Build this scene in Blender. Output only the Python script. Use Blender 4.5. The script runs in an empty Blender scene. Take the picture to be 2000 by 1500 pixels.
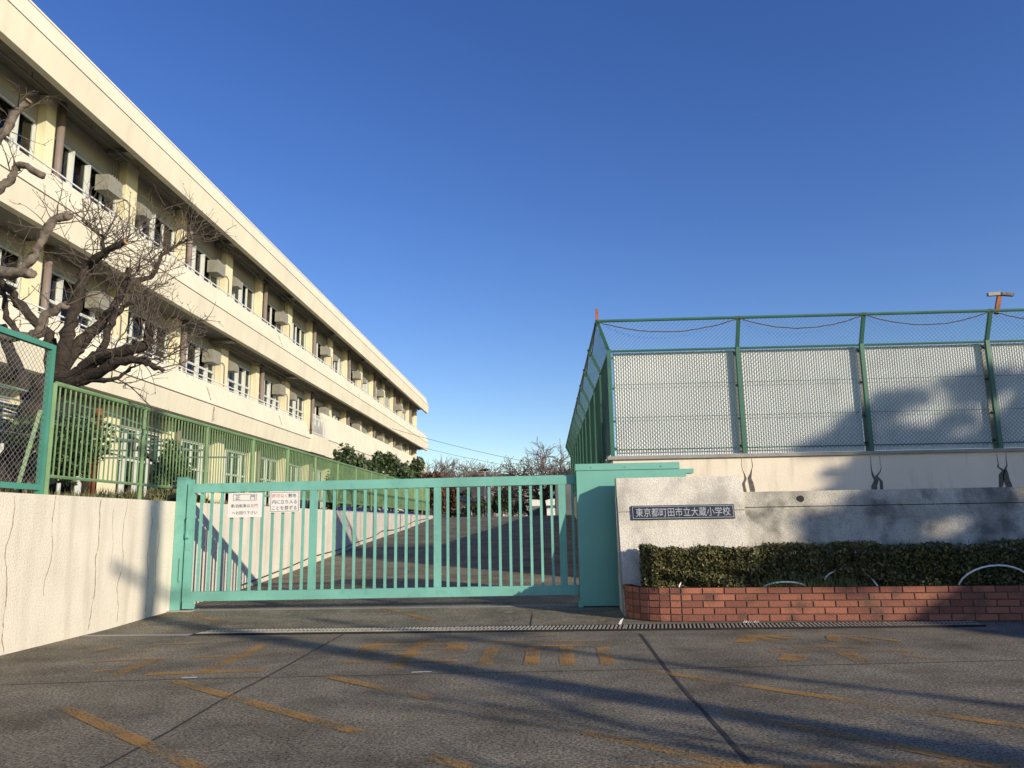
import bpy, math, random
import numpy as np
from mathutils import Vector, Matrix
random.seed(7); rng = np.random.default_rng(7)
SC = bpy.context.scene; COL = SC.collection
rad = math.radians

# ------------------------------------------------------------ camera, sky, sun, exposure
YAW, PITCH, ROLL = rad(2.5), rad(10.2), rad(1.0)
EYE = Vector((0, 0, 1.2))
fw = Vector((-math.sin(YAW)*math.cos(PITCH), math.cos(YAW)*math.cos(PITCH), math.sin(PITCH)))
rt = Vector((math.cos(YAW), math.sin(YAW), 0)); up = rt.cross(fw)
rt2 = rt*math.cos(ROLL) - up*math.sin(ROLL); up2 = up*math.cos(ROLL) + rt*math.sin(ROLL)
cam = bpy.data.cameras.new('camera'); co = bpy.data.objects.new('camera', cam); COL.objects.link(co)
co.matrix_world = Matrix(((rt2.x, up2.x, -fw.x, EYE.x), (rt2.y, up2.y, -fw.y, EYE.y), (rt2.z, up2.z, -fw.z, EYE.z), (0, 0, 0, 1)))
cam.sensor_width = 36; cam.lens = 27; cam.clip_start = .05; cam.clip_end = 5000
SC.camera = co
SUN = Vector((1, -.82, .41)).normalized()          # towards the sun
w = bpy.data.worlds.new('World'); SC.world = w; w.use_nodes = True
nt = w.node_tree; sky = nt.nodes.new('ShaderNodeTexSky'); sky.sky_type = 'NISHITA'; sky.sun_disc = False
sky.sun_elevation = math.asin(SUN.z); sky.sun_rotation = math.atan2(SUN.x, SUN.y)
sky.air_density = 1.0; sky.dust_density = 0.15; sky.ozone_density = 2.6
hs = nt.nodes.new('ShaderNodeHueSaturation'); hs.inputs['Saturation'].default_value = 1.25; hs.inputs['Value'].default_value = 1.05; hs.inputs['Hue'].default_value = .521
nt.links.new(sky.outputs[0], hs.inputs['Color']); nt.links.new(hs.outputs[0], nt.nodes['Background'].inputs[0]); nt.nodes['Background'].inputs[1].default_value = .15
sl = bpy.data.lights.new('sun', 'SUN'); sl.energy = 5.0; sl.angle = rad(.53); sl.color = (1, .87, .68)
so = bpy.data.objects.new('sun', sl); COL.objects.link(so); so.rotation_euler = SUN.to_track_quat('Z', 'Y').to_euler(); so.location = (0, 0, 30)
SC.view_settings.view_transform = 'Standard'; SC.view_settings.look = 'None'; SC.view_settings.gamma = 1
SC.view_settings.exposure = 0.05

# ------------------------------------------------------------ helpers
class MB:
    def __init__(s): s.v = []; s.f = []
    def add(s, vs, fs):
        o = len(s.v); s.v += [tuple(p) for p in vs]; s.f += [tuple(i+o for i in f) for f in fs]; return s
    def box(s, x0, x1, y0, y1, z0, z1):
        return s.add([(x0,y0,z0),(x1,y0,z0),(x1,y1,z0),(x0,y1,z0),(x0,y0,z1),(x1,y0,z1),(x1,y1,z1),(x0,y1,z1)],
                     [(0,3,2,1),(4,5,6,7),(0,1,5,4),(1,2,6,5),(2,3,7,6),(3,0,4,7)])
    def bar(s, p, q, wd, ht, upv=(0,0,1)):
        p = Vector(p); q = Vector(q); d = (q-p).normalized(); u = Vector(upv)
        a = d.cross(u)
        if a.length < 1e-4: a = d.cross(Vector((0,1,0)))
        a.normalize(); b = a.cross(d).normalized(); a = a*wd/2; b = b*ht/2
        return s.add([p-a-b, p+a-b, p+a+b, p-a+b, q-a-b, q+a-b, q+a+b, q-a+b],
                     [(0,3,2,1),(4,5,6,7),(0,1,5,4),(1,2,6,5),(2,3,7,6),(3,0,4,7)])
    def tube(s, pts, r, n=6, cap=True):
        pts = [Vector(p) for p in pts]; m = len(pts)
        rs = r if isinstance(r, (list, tuple)) else [r]*m
        o = len(s.v); ref = None
        for i, p in enumerate(pts):
            d = (pts[min(i+1, m-1)] - pts[max(i-1, 0)])
            d = d.normalized() if d.length > 1e-9 else Vector((0,0,1))
            if ref is None: ref = Vector((0,0,1)) if abs(d.z) < .9 else Vector((1,0,0))
            a = d.cross(ref).normalized(); b = d.cross(a).normalized(); ref = a.cross(d) if False else ref
            for k in range(n):
                t = 2*math.pi*k/n; s.v.append(tuple(p + a*math.cos(t)*rs[i] + b*math.sin(t)*rs[i]))
        for i in range(m-1):
            for k in range(n):
                k2 = (k+1) % n; s.f.append((o+i*n+k, o+i*n+k2, o+(i+1)*n+k2, o+(i+1)*n+k))
        if cap and n > 2:
            s.f.append(tuple(o+k for k in range(n))[::-1]); s.f.append(tuple(o+(m-1)*n+k for k in range(n)))
        return s
    def ext_y(s, prof, y0, y1):          # prof: list of (x,z)
        n = len(prof); o = len(s.v)
        s.v += [(x, y0, z) for x, z in prof] + [(x, y1, z) for x, z in prof]
        for k in range(n): s.f.append((o+k, o+(k+1) % n, o+n+(k+1) % n, o+n+k))
        s.f.append(tuple(o+k for k in range(n))[::-1]); s.f.append(tuple(o+n+k for k in range(n))); return s
    def ext_z(s, prof, z0, z1):          # prof: list of (x,y)
        n = len(prof); o = len(s.v)
        s.v += [(x, y, z0) for x, y in prof] + [(x, y, z1) for x, y in prof]
        for k in range(n): s.f.append((o+k, o+(k+1) % n, o+n+(k+1) % n, o+n+k))
        s.f.append(tuple(o+k for k in range(n))[::-1]); s.f.append(tuple(o+n+k for k in range(n))); return s
    def build(s, name, m, parent=None, smooth=False):
        off = Vector((0,0,0)); p = parent
        while p is not None: off += p.location; p = p.parent
        me = bpy.data.meshes.new(name)
        me.from_pydata([(a-off.x, b-off.y, c-off.z) for a, b, c in s.v], [], s.f); me.validate(); me.update()
        if smooth: me.polygons.foreach_set('use_smooth', [True]*len(me.polygons))
        ob = bpy.data.objects.new(name, me); COL.objects.link(ob); ob.parent = parent
        if m: me.materials.append(m)
        return ob
def quads(name, V, m, parent=None, tri=False):      # V: (n,4,3) numpy
    off = np.zeros(3); p = parent
    while p is not None: off += np.array(p.location); p = p.parent
    k = V.shape[1]; n = V.shape[0]; me = bpy.data.meshes.new(name)
    me.vertices.add(n*k); me.vertices.foreach_set('co', (V-off).reshape(-1).astype(np.float32))
    me.loops.add(n*k); me.loops.foreach_set('vertex_index', np.arange(n*k, dtype=np.int32))
    me.polygons.add(n); me.polygons.foreach_set('loop_start', np.arange(n, dtype=np.int32)*k)
    me.update(calc_edges=True); me.materials.append(m)
    ob = bpy.data.objects.new(name, me); COL.objects.link(ob); ob.parent = parent; return ob
def leaves(P, size, flat=0.0, asp=.5):
    n = len(P); u = rng.normal(size=(n,3)); u[:,2] *= (1-flat*.6); u /= np.linalg.norm(u,axis=1)[:,None]
    t = rng.normal(size=(n,3)); v = np.cross(u, t); v /= np.linalg.norm(v,axis=1)[:,None]
    s = size*rng.uniform(.6,1.3,n)[:,None]; nrm = np.cross(u,v)
    a = P-u*s; c = P+u*s; b = P+v*s*asp+nrm*s*.15; d = P-v*s*asp+nrm*s*.15
    return np.stack([a,b,c,d],1)
def tagset(o, label=None, cat=None, group=None, kind=None):
    for k, val in (('label',label),('category',cat),('group',group),('kind',kind)):
        if val: o[k] = val
    return o
def thing(name, label, cat, loc, group=None):
    o = bpy.data.objects.new(name, None); COL.objects.link(o); o.location = loc; o.empty_display_size = .2
    return tagset(o, label, cat, group)
def kids(o): return [c for c in bpy.data.objects if c.parent == o]
def copy_tree(o, parent=None):
    c = o.copy(); COL.objects.link(c); c.parent = parent
    for ch in kids(o): copy_tree(ch, c)
    return c

def N(nt, t, **kw):
    n = nt.nodes.new(t)
    for k, v in kw.items(): setattr(n, k, v)
    return n
def mat(name, col, rough=.8, var=.15, scale=2.0, bump=0., bscale=80, metal=0., streak=0., scol=(.05,.045,.04), sscale=(4,4,.5), sramp=(.5,.7), fine=0., fscale=120, isl=None, spec=.5, stain=0., stcol=(.12,.10,.07), stscale=1.2, strp=(.55,.68)):
    m = bpy.data.materials.new(name); m.use_nodes = True; t = m.node_tree; b = t.nodes['Principled BSDF']
    g = N(t,'ShaderNodeNewGeometry'); L = t.links
    b.inputs['Roughness'].default_value = rough; b.inputs['Metallic'].default_value = metal
    b.inputs['Specular IOR Level'].default_value = spec
    def noise(sc, vec=None, det=5):
        n = N(t,'ShaderNodeTexNoise'); n.inputs['Scale'].default_value = sc; n.inputs['Detail'].default_value = det
        L.new(vec or g.outputs['Position'], n.inputs['Vector']); return n.outputs['Fac']
    def ramp(f, a, c, ca=(0,0,0,1), cc=(1,1,1,1)):
        r = N(t,'ShaderNodeValToRGB'); r.color_ramp.elements[0].position = a; r.color_ramp.elements[1].position = c
        r.color_ramp.elements[0].color = ca; r.color_ramp.elements[1].color = cc; L.new(f, r.inputs[0]); return r.outputs[0]
    def mix(f, A, B, bt='MIX'):
        x = N(t,'ShaderNodeMix', data_type='RGBA', blend_type=bt)
        if isinstance(f,(int,float)): x.inputs[0].default_value = f
        else: L.new(f, x.inputs[0])
        for i, q in ((6,A),(7,B)):
            if isinstance(q, tuple): x.inputs[i].default_value = (*q[:3],1)
            else: L.new(q, x.inputs[i])
        return x.outputs[2]
    lo = tuple(max(0,c*(1-var)) for c in col); hi = tuple(min(1,c*(1+var)) for c in col)
    c = mix(ramp(noise(scale),.3,.7), lo, hi)
    if isl:
        c2 = ramp(g.outputs['Random Per Island'],0,1,(*isl[0],1),(*isl[1],1)); c = mix(.75, c, c2)
    if fine: c = mix(ramp(noise(fscale,det=2),.35,.65), c, mix(1.0, c, (1-fine,)*3, 'MULTIPLY'))
    if stain: 
        k = N(t,'ShaderNodeMath', operation='MULTIPLY'); L.new(ramp(noise(stscale,det=8),*strp), k.inputs[0]); k.inputs[1].default_value = stain
        c = mix(k.outputs[0], c, stcol)
    if streak:
        mp = N(t,'ShaderNodeMapping'); mp.inputs['Scale'].default_value = sscale; L.new(g.outputs['Position'], mp.inputs['Vector'])
        k = N(t,'ShaderNodeMath', operation='MULTIPLY'); L.new(ramp(noise(1.5, mp.outputs[0], 8), *sramp), k.inputs[0]); k.inputs[1].default_value = streak
        c = mix(k.outputs[0], c, scol)
    L.new(c, b.inputs['Base Color'])
    if bump:
        bn = N(t,'ShaderNodeBump'); bn.inputs['Strength'].default_value = bump; bn.inputs['Distance'].default_value = .02
        L.new(noise(bscale), bn.inputs['Height']); L.new(bn.outputs[0], b.inputs['Normal'])
    return m

M = {}
def asphalt():
    m = bpy.data.materials.new('asphalt'); m.use_nodes = True; t = m.node_tree; b = t.nodes['Principled BSDF']; L = t.links
    g = N(t,'ShaderNodeNewGeometry'); b.inputs['Roughness'].default_value = .9; b.inputs['Specular IOR Level'].default_value = .25
    def noise(sc, det=4, r=.5):
        n = N(t,'ShaderNodeTexNoise'); n.inputs['Scale'].default_value = sc; n.inputs['Detail'].default_value = det; n.inputs['Roughness'].default_value = r
        L.new(g.outputs['Position'], n.inputs['Vector']); return n.outputs['Fac']
    def ramp(f, a, c, ca, cc):
        r = N(t,'ShaderNodeValToRGB'); e = r.color_ramp.elements; e[0].position = a; e[1].position = c; e[0].color = (*ca,1); e[1].color = (*cc,1); L.new(f, r.inputs[0]); return r.outputs[0]
    def mix(f, A, B, bt='MIX'):
        x = N(t,'ShaderNodeMix', data_type='RGBA', blend_type=bt)
        if isinstance(f,(int,float)): x.inputs[0].default_value = f
        else: L.new(f, x.inputs[0])
        L.new(A, x.inputs[6]); L.new(B, x.inputs[7]); return x.outputs[2]
    base = ramp(noise(1.1,8,.72), .34, .66, (.070,.061,.043), (.190,.168,.124))
    sp = ramp(noise(48,5,.85), .40, .62, (.18,.18,.18), (2.8,2.72,2.55))
    c = mix(1.0, base, sp, 'MULTIPLY')
    pat = ramp(noise(1.7,7,.7), .42, .60, (.15,.15,.15), (1,1,1))
    spk = ramp(noise(80,2,.6), .57, .63, (0,0,0), (1,1,1))
    vm = N(t,'ShaderNodeMath', operation='MULTIPLY'); L.new(spk, vm.inputs[0]); L.new(pat, vm.inputs[1])
    vm2 = N(t,'ShaderNodeMath', operation='MULTIPLY'); L.new(vm.outputs[0], vm2.inputs[0]); vm2.inputs[1].default_value = .8
    w_ = N(t,'ShaderNodeRGB'); w_.outputs[0].default_value = (.42,.39,.33,1)
    c = mix(vm2.outputs[0], c, w_.outputs[0]); L.new(c, b.inputs['Base Color'])
    bn = N(t,'ShaderNodeBump'); bn.inputs['Strength'].default_value = .45; bn.inputs['Distance'].default_value = .010
    L.new(noise(55,4,.8), bn.inputs['Height']); L.new(bn.outputs[0], b.inputs['Normal']); return m
M['asphalt'] = asphalt()
def worn_paint():
    m = bpy.data.materials.new('worn_road_paint'); m.use_nodes = True; t = m.node_tree; b = t.nodes['Principled BSDF']; L = t.links
    g = N(t,'ShaderNodeNewGeometry'); b.inputs['Base Color'].default_value = (.44,.235,.055,1); b.inputs['Roughness'].default_value = .9
    n1 = N(t,'ShaderNodeTexNoise'); n1.inputs['Scale'].default_value = 80; n1.inputs['Detail'].default_value = 3
    n2 = N(t,'ShaderNodeTexNoise'); n2.inputs['Scale'].default_value = 2.2; n2.inputs['Detail'].default_value = 5
    for n in (n1,n2): L.new(g.outputs['Position'], n.inputs['Vector'])
    a = N(t,'ShaderNodeMath', operation='ADD'); L.new(n1.outputs['Fac'], a.inputs[0]); L.new(n2.outputs['Fac'], a.inputs[1])
    r = N(t,'ShaderNodeValToRGB'); r.color_ramp.elements[0].position = .87/2; r.color_ramp.elements[1].position = 1.12/2
    h = N(t,'ShaderNodeMath', operation='MULTIPLY'); L.new(a.outputs[0], h.inputs[0]); h.inputs[1].default_value = .5
    L.new(h.outputs[0], r.inputs[0])
    k = N(t,'ShaderNodeMath', operation='MULTIPLY'); L.new(r.outputs[0], k.inputs[0]); k.inputs[1].default_value = .8
    L.new(k.outputs[0], b.inputs['Alpha']); return m
M['paint'] = worn_paint()
def glassmat(name, tint, fr=1.45):
    m = bpy.data.materials.new(name); m.use_nodes = True; t = m.node_tree; L = t.links
    for n in list(t.nodes):
        if n.type != 'OUTPUT_MATERIAL': t.nodes.remove(n)
    out = t.nodes[0]; f = N(t,'ShaderNodeFresnel'); f.inputs[0].default_value = fr
    tr = N(t,'ShaderNodeBsdfTransparent'); tr.inputs[0].default_value = (*tint,1)
    gl = N(t,'ShaderNodeBsdfGlossy'); gl.inputs['Roughness'].default_value = .03
    mx = N(t,'ShaderNodeMixShader'); L.new(f.outputs[0], mx.inputs[0]); L.new(tr.outputs[0], mx.inputs[1]); L.new(gl.outputs[0], mx.inputs[2]); L.new(mx.outputs[0], out.inputs[0]); return m
M['glass'] = glassmat('window_glass', (.90,.94,.92), 1.42)
M['cream'] = mat('cream_paint', (.72,.67,.52), .85, .05, .7, .25, 25, streak=.30, scol=(.50,.45,.35), sscale=(1.6,1.6,.25), sramp=(.48,.75), stain=.2, stcol=(.5,.44,.34), stscale=.5)
M['beam'] = mat('beam_painted_shade', (.34,.325,.27), .9, .1, .9)  # wall cream darkened for the beams: overhang shade put into the colour
M['yellow'] = mat('yellow_cream_paint', (.72,.66,.45), .85, .06, .9, .15, 30)
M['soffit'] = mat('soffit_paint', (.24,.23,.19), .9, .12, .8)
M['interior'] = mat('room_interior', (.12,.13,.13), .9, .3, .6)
M['curtain'] = mat('curtain_cloth', (.66,.69,.58), .9, .1, 3)
M['frame'] = mat('aluminium_frame', (.55,.57,.55), .45, .05)
M['white'] = mat('white_paint', (.75,.75,.72), .5, .08, 4)
M['brownpipe'] = mat('brown_pipe', (.20,.16,.14), .6, .1)
M['dark'] = mat('dark_groove', (.03,.028,.025), .9, .1)
M['greymetal'] = mat('grey_metal', (.22,.22,.21), .5, .1, 5, metal=.3)
M['hood'] = mat('hood_metal', (.26,.25,.21), .55, .12, 5)
M['conduit'] = mat('conduit_metal', (.17,.16,.14), .6, .15, 5)
M['stucco'] = mat('stained_stucco', (.72,.67,.56), .92, .07, 1.5, .5, 45, streak=.42, scol=(.36,.30,.22), sscale=(3.2,3.2,.35), sramp=(.50,.78), fine=.12, fscale=60)
M['roughwall'] = mat('rough_cast_wall', (.80,.75,.63), .95, .12, 1.6, .55, 70, streak=.55, scol=(.20,.19,.18), sscale=(2.2,2.2,1.3), sramp=(.50,.74), fine=.30, fscale=75, stain=.45, stcol=(.25,.23,.20), stscale=3.5, strp=(.52,.72))
M['darkwall'] = mat('weathered_wall', (.66,.61,.50), .95, .18, 1.2, .6, 70, streak=.55, scol=(.12,.115,.10), sscale=(1.8,1.8,1.2), sramp=(.40,.66), fine=.35, fscale=70, stain=.75, stcol=(.07,.07,.068), stscale=2.6, strp=(.50,.66))
M['poolwall'] = mat('pool_wall_paint', (.82,.72,.57), .9, .06, 1.0, .2, 30, streak=.35, scol=(.35,.28,.2), sscale=(4,4,.5), sramp=(.55,.75))
M['stain'] = mat('black_stain', (.12,.11,.09), .95, .3, 20)
M['crack'] = mat('crack_stain', (.30,.22,.13), .95, .3, 8)
M['frameteal'] = mat('green_teal_paint', (.07,.26,.19), .5, .12, 3)
M['teal'] = mat('teal_paint', (.18,.45,.375), .5, .14, 1.6, .05, 30, stain=.35, stcol=(.11,.31,.25), stscale=7, streak=.3, scol=(.16,.13,.09), sscale=(22,22,5), sramp=(.62,.76), spec=.4)
M['tealbox'] = mat('teal_sheet_metal', (.17,.43,.35), .45, .08, 1.3, streak=.12, scol=(.1,.28,.22), sscale=(8,8,.8))
M['green'] = mat('pale_green_paint', (.17,.28,.13), .55, .18, 3, stain=.35, stcol=(.10,.19,.09), stscale=7)
M['dgreen'] = mat('dark_green_paint', (.04,.14,.09), .5, .15, 3)
M['net'] = mat('green_wire', (.035,.11,.075), .5, .1)
M['panel'] = mat('corrugated_plastic', (.70,.715,.70), .5, .05, .8, stain=.3, stcol=(.45,.46,.43), stscale=2)
M['wirerust'] = mat('old_wire', (.10,.07,.05), .9, .3, 12)
M['rust'] = mat('rusty_steel', (.30,.11,.045), .85, .3, 12)
M['brick'] = mat('red_brick', (.37,.135,.08), .85, .2, 6, .4, 60, isl=((.17,.055,.04),(.41,.15,.085)), stain=.75, stcol=(.07,.045,.035), stscale=4, strp=(.52,.72))
M['mortar'] = mat('mortar', (.10,.085,.07), .95, .25, 8)
M['soil'] = mat('soil', (.10,.075,.05), .95, .3, 8, .6, 30)
M['grass'] = mat('dry_grass', (.13,.14,.05), .95, .3, 8, .6, 30, isl=((.10,.12,.04),(.30,.26,.13)))
M['hedge'] = mat('hedge_leaf', (.06,.075,.025), .55, .4, 3, isl=((.018,.028,.010),(.24,.20,.065)))
M['bush'] = mat('bush_leaf', (.04,.07,.03), .5, .3, 3, isl=((.02,.04,.015),(.10,.14,.05)))
M['redbush'] = mat('red_brown_leaf', (.10,.05,.03), .8, .3, 3, isl=((.05,.025,.018),(.17,.08,.045)))
M['conifer'] = mat('conifer_leaf', (.03,.045,.015), .8, .3, 3, isl=((.02,.03,.01),(.07,.08,.03)))
M['bark'] = mat('dark_bark', (.045,.034,.026), .95, .35, 14, 1.0, 30)
M['palebark'] = mat('pale_bark', (.17,.14,.11), .9, .45, 9, 1.0, 22)
M['twig'] = mat('twig_bark', (.11,.085,.068), .9, .3, 14)
M['fartwig'] = mat('far_twig_bark', (.15,.115,.105), .9, .3, 2)
M['cutwood'] = mat('cut_wood', (.40,.24,.13), .8, .1)
M['steel'] = mat('galvanised_steel', (.42,.39,.32), .6, .25, 12, metal=.2)
M['drain'] = mat('drain_channel', (.02,.018,.016), .95, .2)
M['signwhite'] = mat('sign_white', (.78,.76,.72), .4, .03)
M['ink'] = mat('black_ink', (.02,.02,.02), .6, 0)
M['redink'] = mat('red_ink', (.55,.06,.06), .6, 0)
M['plaque'] = mat('plaque_slate', (.025,.03,.04), .35, .1, 8)
M['silver'] = mat('plaque_lettering', (.42,.44,.46), .5, .1, 9)
M['blue'] = mat('blue_netting', (.03,.045,.16), .8, .4, 12)
M['terrain'] = mat('earth_ground', (.15,.13,.09), .95, .3, .8, .3, 10)
M['kerbc'] = mat('concrete', (.33,.31,.28), .9, .15, 3, .4, 40)
M['pole'] = mat('pole_concrete', (.40,.38,.34), .9, .1, 3)
M['housew'] = mat('house_render', (.60,.57,.50), .9, .08, 1)
M['houseb'] = mat('blue_render', (.10,.42,.62), .8, .05, 1)
M['roof'] = mat('dark_roof_tile', (.07,.065,.065), .7, .2, 2)
M['cable'] = mat('black_cable', (.02,.02,.02), .6, 0)
M['hill'] = mat('wooded_slope', (.075,.062,.045), .95, .4, .15, 1, 2)

# ------------------------------------------------------------ setting: street, drive, terraces
RAMP = [(-60,0),(-20,0),(2,0),(9.5,0),(11.1,.04),(12.8,.09),(14.4,.16),(17.3,.32),(19.5,.46),(22,.62),(26,.83),(30.2,1.05),(33.5,1.28),(36.2,1.45),(39,1.5),(60,1.5)]
def rz(y):
    for (a,za),(b,zb) in zip(RAMP, RAMP[1:]):
        if a <= y <= b: return za+(zb-za)*(y-a)/(b-a)
    return 0 if y < 0 else 1.5
m = MB()
rows = [(x0,x1,y,z) for y,z in RAMP for x0,x1 in [((-60,60) if y < 9 else (-5.6,1.6))]]
m.add([(-60,-60,0),(60,-60,0),(60,9.5,0),(-60,9.5,0)], [(0,1,2,3)])
m.add([(1.6,9.5,0),(60,9.5,0),(60,14.2,0),(1.6,14.2,0)], [(0,1,2,3)])
o = len(m.v)
for y,z in RAMP[3:]: m.v += [(-5.6,y,z),(1.6,y,z)]
for i in range(len(RAMP[3:])-1): m.f.append((o+2*i, o+2*i+1, o+2*i+3, o+2*i+2))
tagset(m.build('road', M['asphalt'], smooth=False), kind='structure')
m = MB()
m.add([(-400,38,1.42),(-5.5,38,1.42),(1.7,38,1.42),(400,38,1.42),(2500,3000,1.42),(-2500,3000,1.42)], [(0,1,2,3,4,5)])
tagset(m.build('far_ground', M['terrain']), kind='structure')
m = MB(); m.add([(-60,3.1,1.52),(-5.5,3.1,1.52),(-5.5,40,1.52),(-60,40,1.52)], [(0,1,2,3)])
m.add([(-60,40,1.52),(-5.5,40,1.52),(-5.5,95,1.52),(-60,95,1.52)], [(0,1,2,3)])
tagset(m.build('terrace_ground', M['soil']), kind='structure')
m = MB(); m.add([(1.3,14.2,2.22),(26,14.2,2.22),(26,38,2.22),(1.3,38,2.22)], [(0,1,2,3)])
tagset(m.build('pool_deck', M['kerbc']), kind='structure')
# hill slope far behind
m = MB(); nx = 60; pts = []
for i in range(nx+1):
    x = -400+800*i/nx; h = 9 + 3*math.sin(i*.7)+2*math.sin(i*1.9)
    pts.append((x, h))
for i,(x,h) in enumerate(pts): m.v += [(x,230,1.2),(x,260,h*.7),(x,330,h),(x,420,1.2)]
for i in range(nx):
    for k in range(3): a = 4*i+k; m.f.append((a, a+4, a+5, a+1))
tagset(m.build('hills', M['hill']), kind='structure')

# painted road markings and joints
mk = MB()
for k,(x0,y0,x1,y1,wd) in enumerate([(-3.39, 6.59, -2.45, 6.73, 0.11), (-3.37, 7.43, -2.55, 7.45, 0.1), (-2.95, 8.14, -2.93, 6.68, 0.12), (-3.67, 7.35, -3.65, 6.55, 0.11), (-4.15, 8.2, -3.64, 8.29, 0.07), (-4.56, 7.7, -4.49, 8.1, 0.07), (-4.22, 7.65, -4.0, 7.85, 0.07), (-4.3, 7.21, -3.61, 7.35, 0.07), (-3.93, 6.73, -3.8, 6.81, 0.07), (-1.84, 8.23, -0.83, 8.34, 0.11), (-1.78, 8.02, -0.95, 8.04, 0.09), (-1.68, 7.71, -0.98, 7.74, 0.09), (-1.66, 7.43, -0.9, 7.45, 0.09), (-1.8, 8.08, -1.75, 7.43, 0.2), (-0.94, 8.07, -0.92, 7.47, 0.2), (-1.85, 7.06, -0.83, 7.09, 0.12), (-1.31, 8.48, -1.33, 6.72, 0.13), (-0.74, 8.22, 0.64, 8.11, 0.09), (-0.57, 7.8, -0.58, 6.87, 0.13), (-0.17, 7.79, -0.18, 6.83, 0.13), (0.14, 7.85, 0.13, 6.81, 0.13), (0.49, 7.73, 0.48, 6.81, 0.13), (-0.57, 7.85, 0.5, 7.83, 0.09), (-0.27, 8.49, 0.07, 8.55, 0.08), (1.87, 8.38, 2.48, 8.37, 0.1), (2.81, 8.31, 3.31, 8.24, 0.1), (2.09, 8.4, 1.86, 7.94, 0.18), (2.12, 8.33, 2.21, 7.88, 0.1), (2.24, 8.32, 2.4, 8.08, 0.1), (3.0, 8.19, 3.06, 7.86, 0.1), (3.18, 8.23, 3.35, 7.9, 0.1), (2.87, 8.31, 2.75, 7.93, 0.13), (2.26, 7.66, 2.95, 7.64, 0.11), (1.98, 7.42, 3.2, 7.37, 0.11), (2.16, 7.22, 2.01, 6.93, 0.22), (2.61, 7.34, 2.61, 6.86, 0.16), (3.04, 7.19, 3.27, 6.92, 0.09), (-3.04, 6.32, -1.14, 4.74, 0.1), (-3.35, 5.42, -1.77, 4.06, 0.1), (-1.81, 6.43, -0.84, 5.6, 0.1), (0.17, 4.73, 0.97, 4.03, 0.1), (1.07, 5.17, 2.15, 4.05, 0.1), (0.71, 6.61, 2.73, 4.73, 0.1), (-5.24, 11.01, -4.21, 9.97, 0.1), (-2.44, 11.21, -1.51, 9.93, 0.1), (-5.58, 10.05, -5.19, 10.83, 0.1), (-0.21, 4.0, 2.53, 4.13, 0.1), (-0.65, 4.26, -0.42, 4.08, 0.1)]):
    d = Vector((x1-x0, y1-y0, 0)); n = Vector((-d.y, d.x, 0)).normalized()*wd/2; z = .004+.0004*(k % 8)
    zz = lambda y: rz(y)+z
    mk.add([(x0-n.x,y0-n.y,zz(y0)),(x1-n.x,y1-n.y,zz(y1)),(x1+n.x,y1+n.y,zz(y1)),(x0+n.x,y0+n.y,zz(y0))], [(3,2,1,0)] if False else [(0,1,2,3)])
tagset(mk.build('road_markings', M['paint']), kind='structure')
mk = MB()
for k,J in enumerate([[(0.95, 8.62), (0.93, 6.66), (0.94, 5.55), (0.96, 4.72), (0.97, 4.03)], [(-2.32, 9.29), (-2.32, 8.6), (-2.31, 6.66), (-2.33, 5.58), (-2.3, 4.79), (-2.31, 4.03)], [(-4.37, 6.21), (-3.21, 6.36), (0.71, 6.61), (3.91, 6.86)], [(-0.24, 10.38), (-0.24, 9.38)]]):
    wd = [.028,.020,.012,.012][k]
    for (a,b),(c,d) in zip(J, J[1:]):
        D = Vector((c-a,d-b,0)); n = Vector((-D.y,D.x,0)).normalized()*wd/2; z = .003
        mk.add([(a-n.x,b-n.y,rz(b)+z),(c-n.x,d-n.y,rz(d)+z),(c+n.x,d+n.y,rz(d)+z),(a+n.x,b+n.y,rz(b)+z)], [(0,1,2,3)])
tagset(mk.build('pavement_joints', M['dark']), kind='structure')
mk = MB(); mk.add([(-5.35,8.86,.003),(-4.1,8.86,.003),(-4.1,9.0,.003),(-5.35,9.0,.003)],[(0,1,2,3)])
tagset(mk.build('gutter_strip', M['kerbc']), kind='structure')
mk = MB()
for x,y,l in [(-1.15,6.55,.16),(-3.0,6.4,.12),(-.62,10.5,.12)]: mk.add([(x,y,.005+rz(y)),(x+l,y+.02,.005+rz(y)),(x+l,y+.05,.005+rz(y)),(x,y+.03,.005+rz(y))],[(0,1,2,3)])
tagset(mk.build('white_road_scraps', M['white']), kind='structure')

# drain gratings
mk = MB(); mk.add([(-4.1,8.86,.002),(4.7,8.86,.002),(4.7,9.26,.002),(-4.1,9.26,.002)],[(0,1,2,3)])
tagset(mk.build('drain_channel', M['drain']), kind='structure')
g0 = thing('drain_grate','steel drain grate of slanted bars, westmost','drain grate',(-4.05,9.06,0),'steel drain grates along the gateway')
b = MB()
b.bar((-4.05,8.88,.012),(-3.06,8.88,.012),.02,.016); b.bar((-4.05,9.24,.012),(-3.06,9.24,.012),.02,.016); b.bar((-4.05,9.06,.012),(-3.06,9.06,.012),.012,.014)
b.build('grate_frame', M['drain'], g0)
b = MB()
for i in range(22): x = -4.03+.045*i; b.bar((x,8.89,.012),(x+.05,9.23,.012),.019,.014)
b.build('grate_bars', M['steel'], g0)
gl = ['leftmost steel drain grate, nearest the cracked stucco wall','second steel drain grate from the left, in front of the gate','third drain grate from the left, in front of the gate signs','fourth drain grate from the left, below the two middle gate stiles','drain grate in front of the right half of the gate','drain grate in front of the teal gate pocket','drain grate at the rounded end of the brick planter','drain grate in front of the sunlit straight brickwork','rightmost drain grate, reaching into the house shadow']
for i in range(9):
    o = g0 if i == 0 else copy_tree(g0)
    o.location.x = -4.05+i*.97; o['label'] = gl[i]

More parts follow.
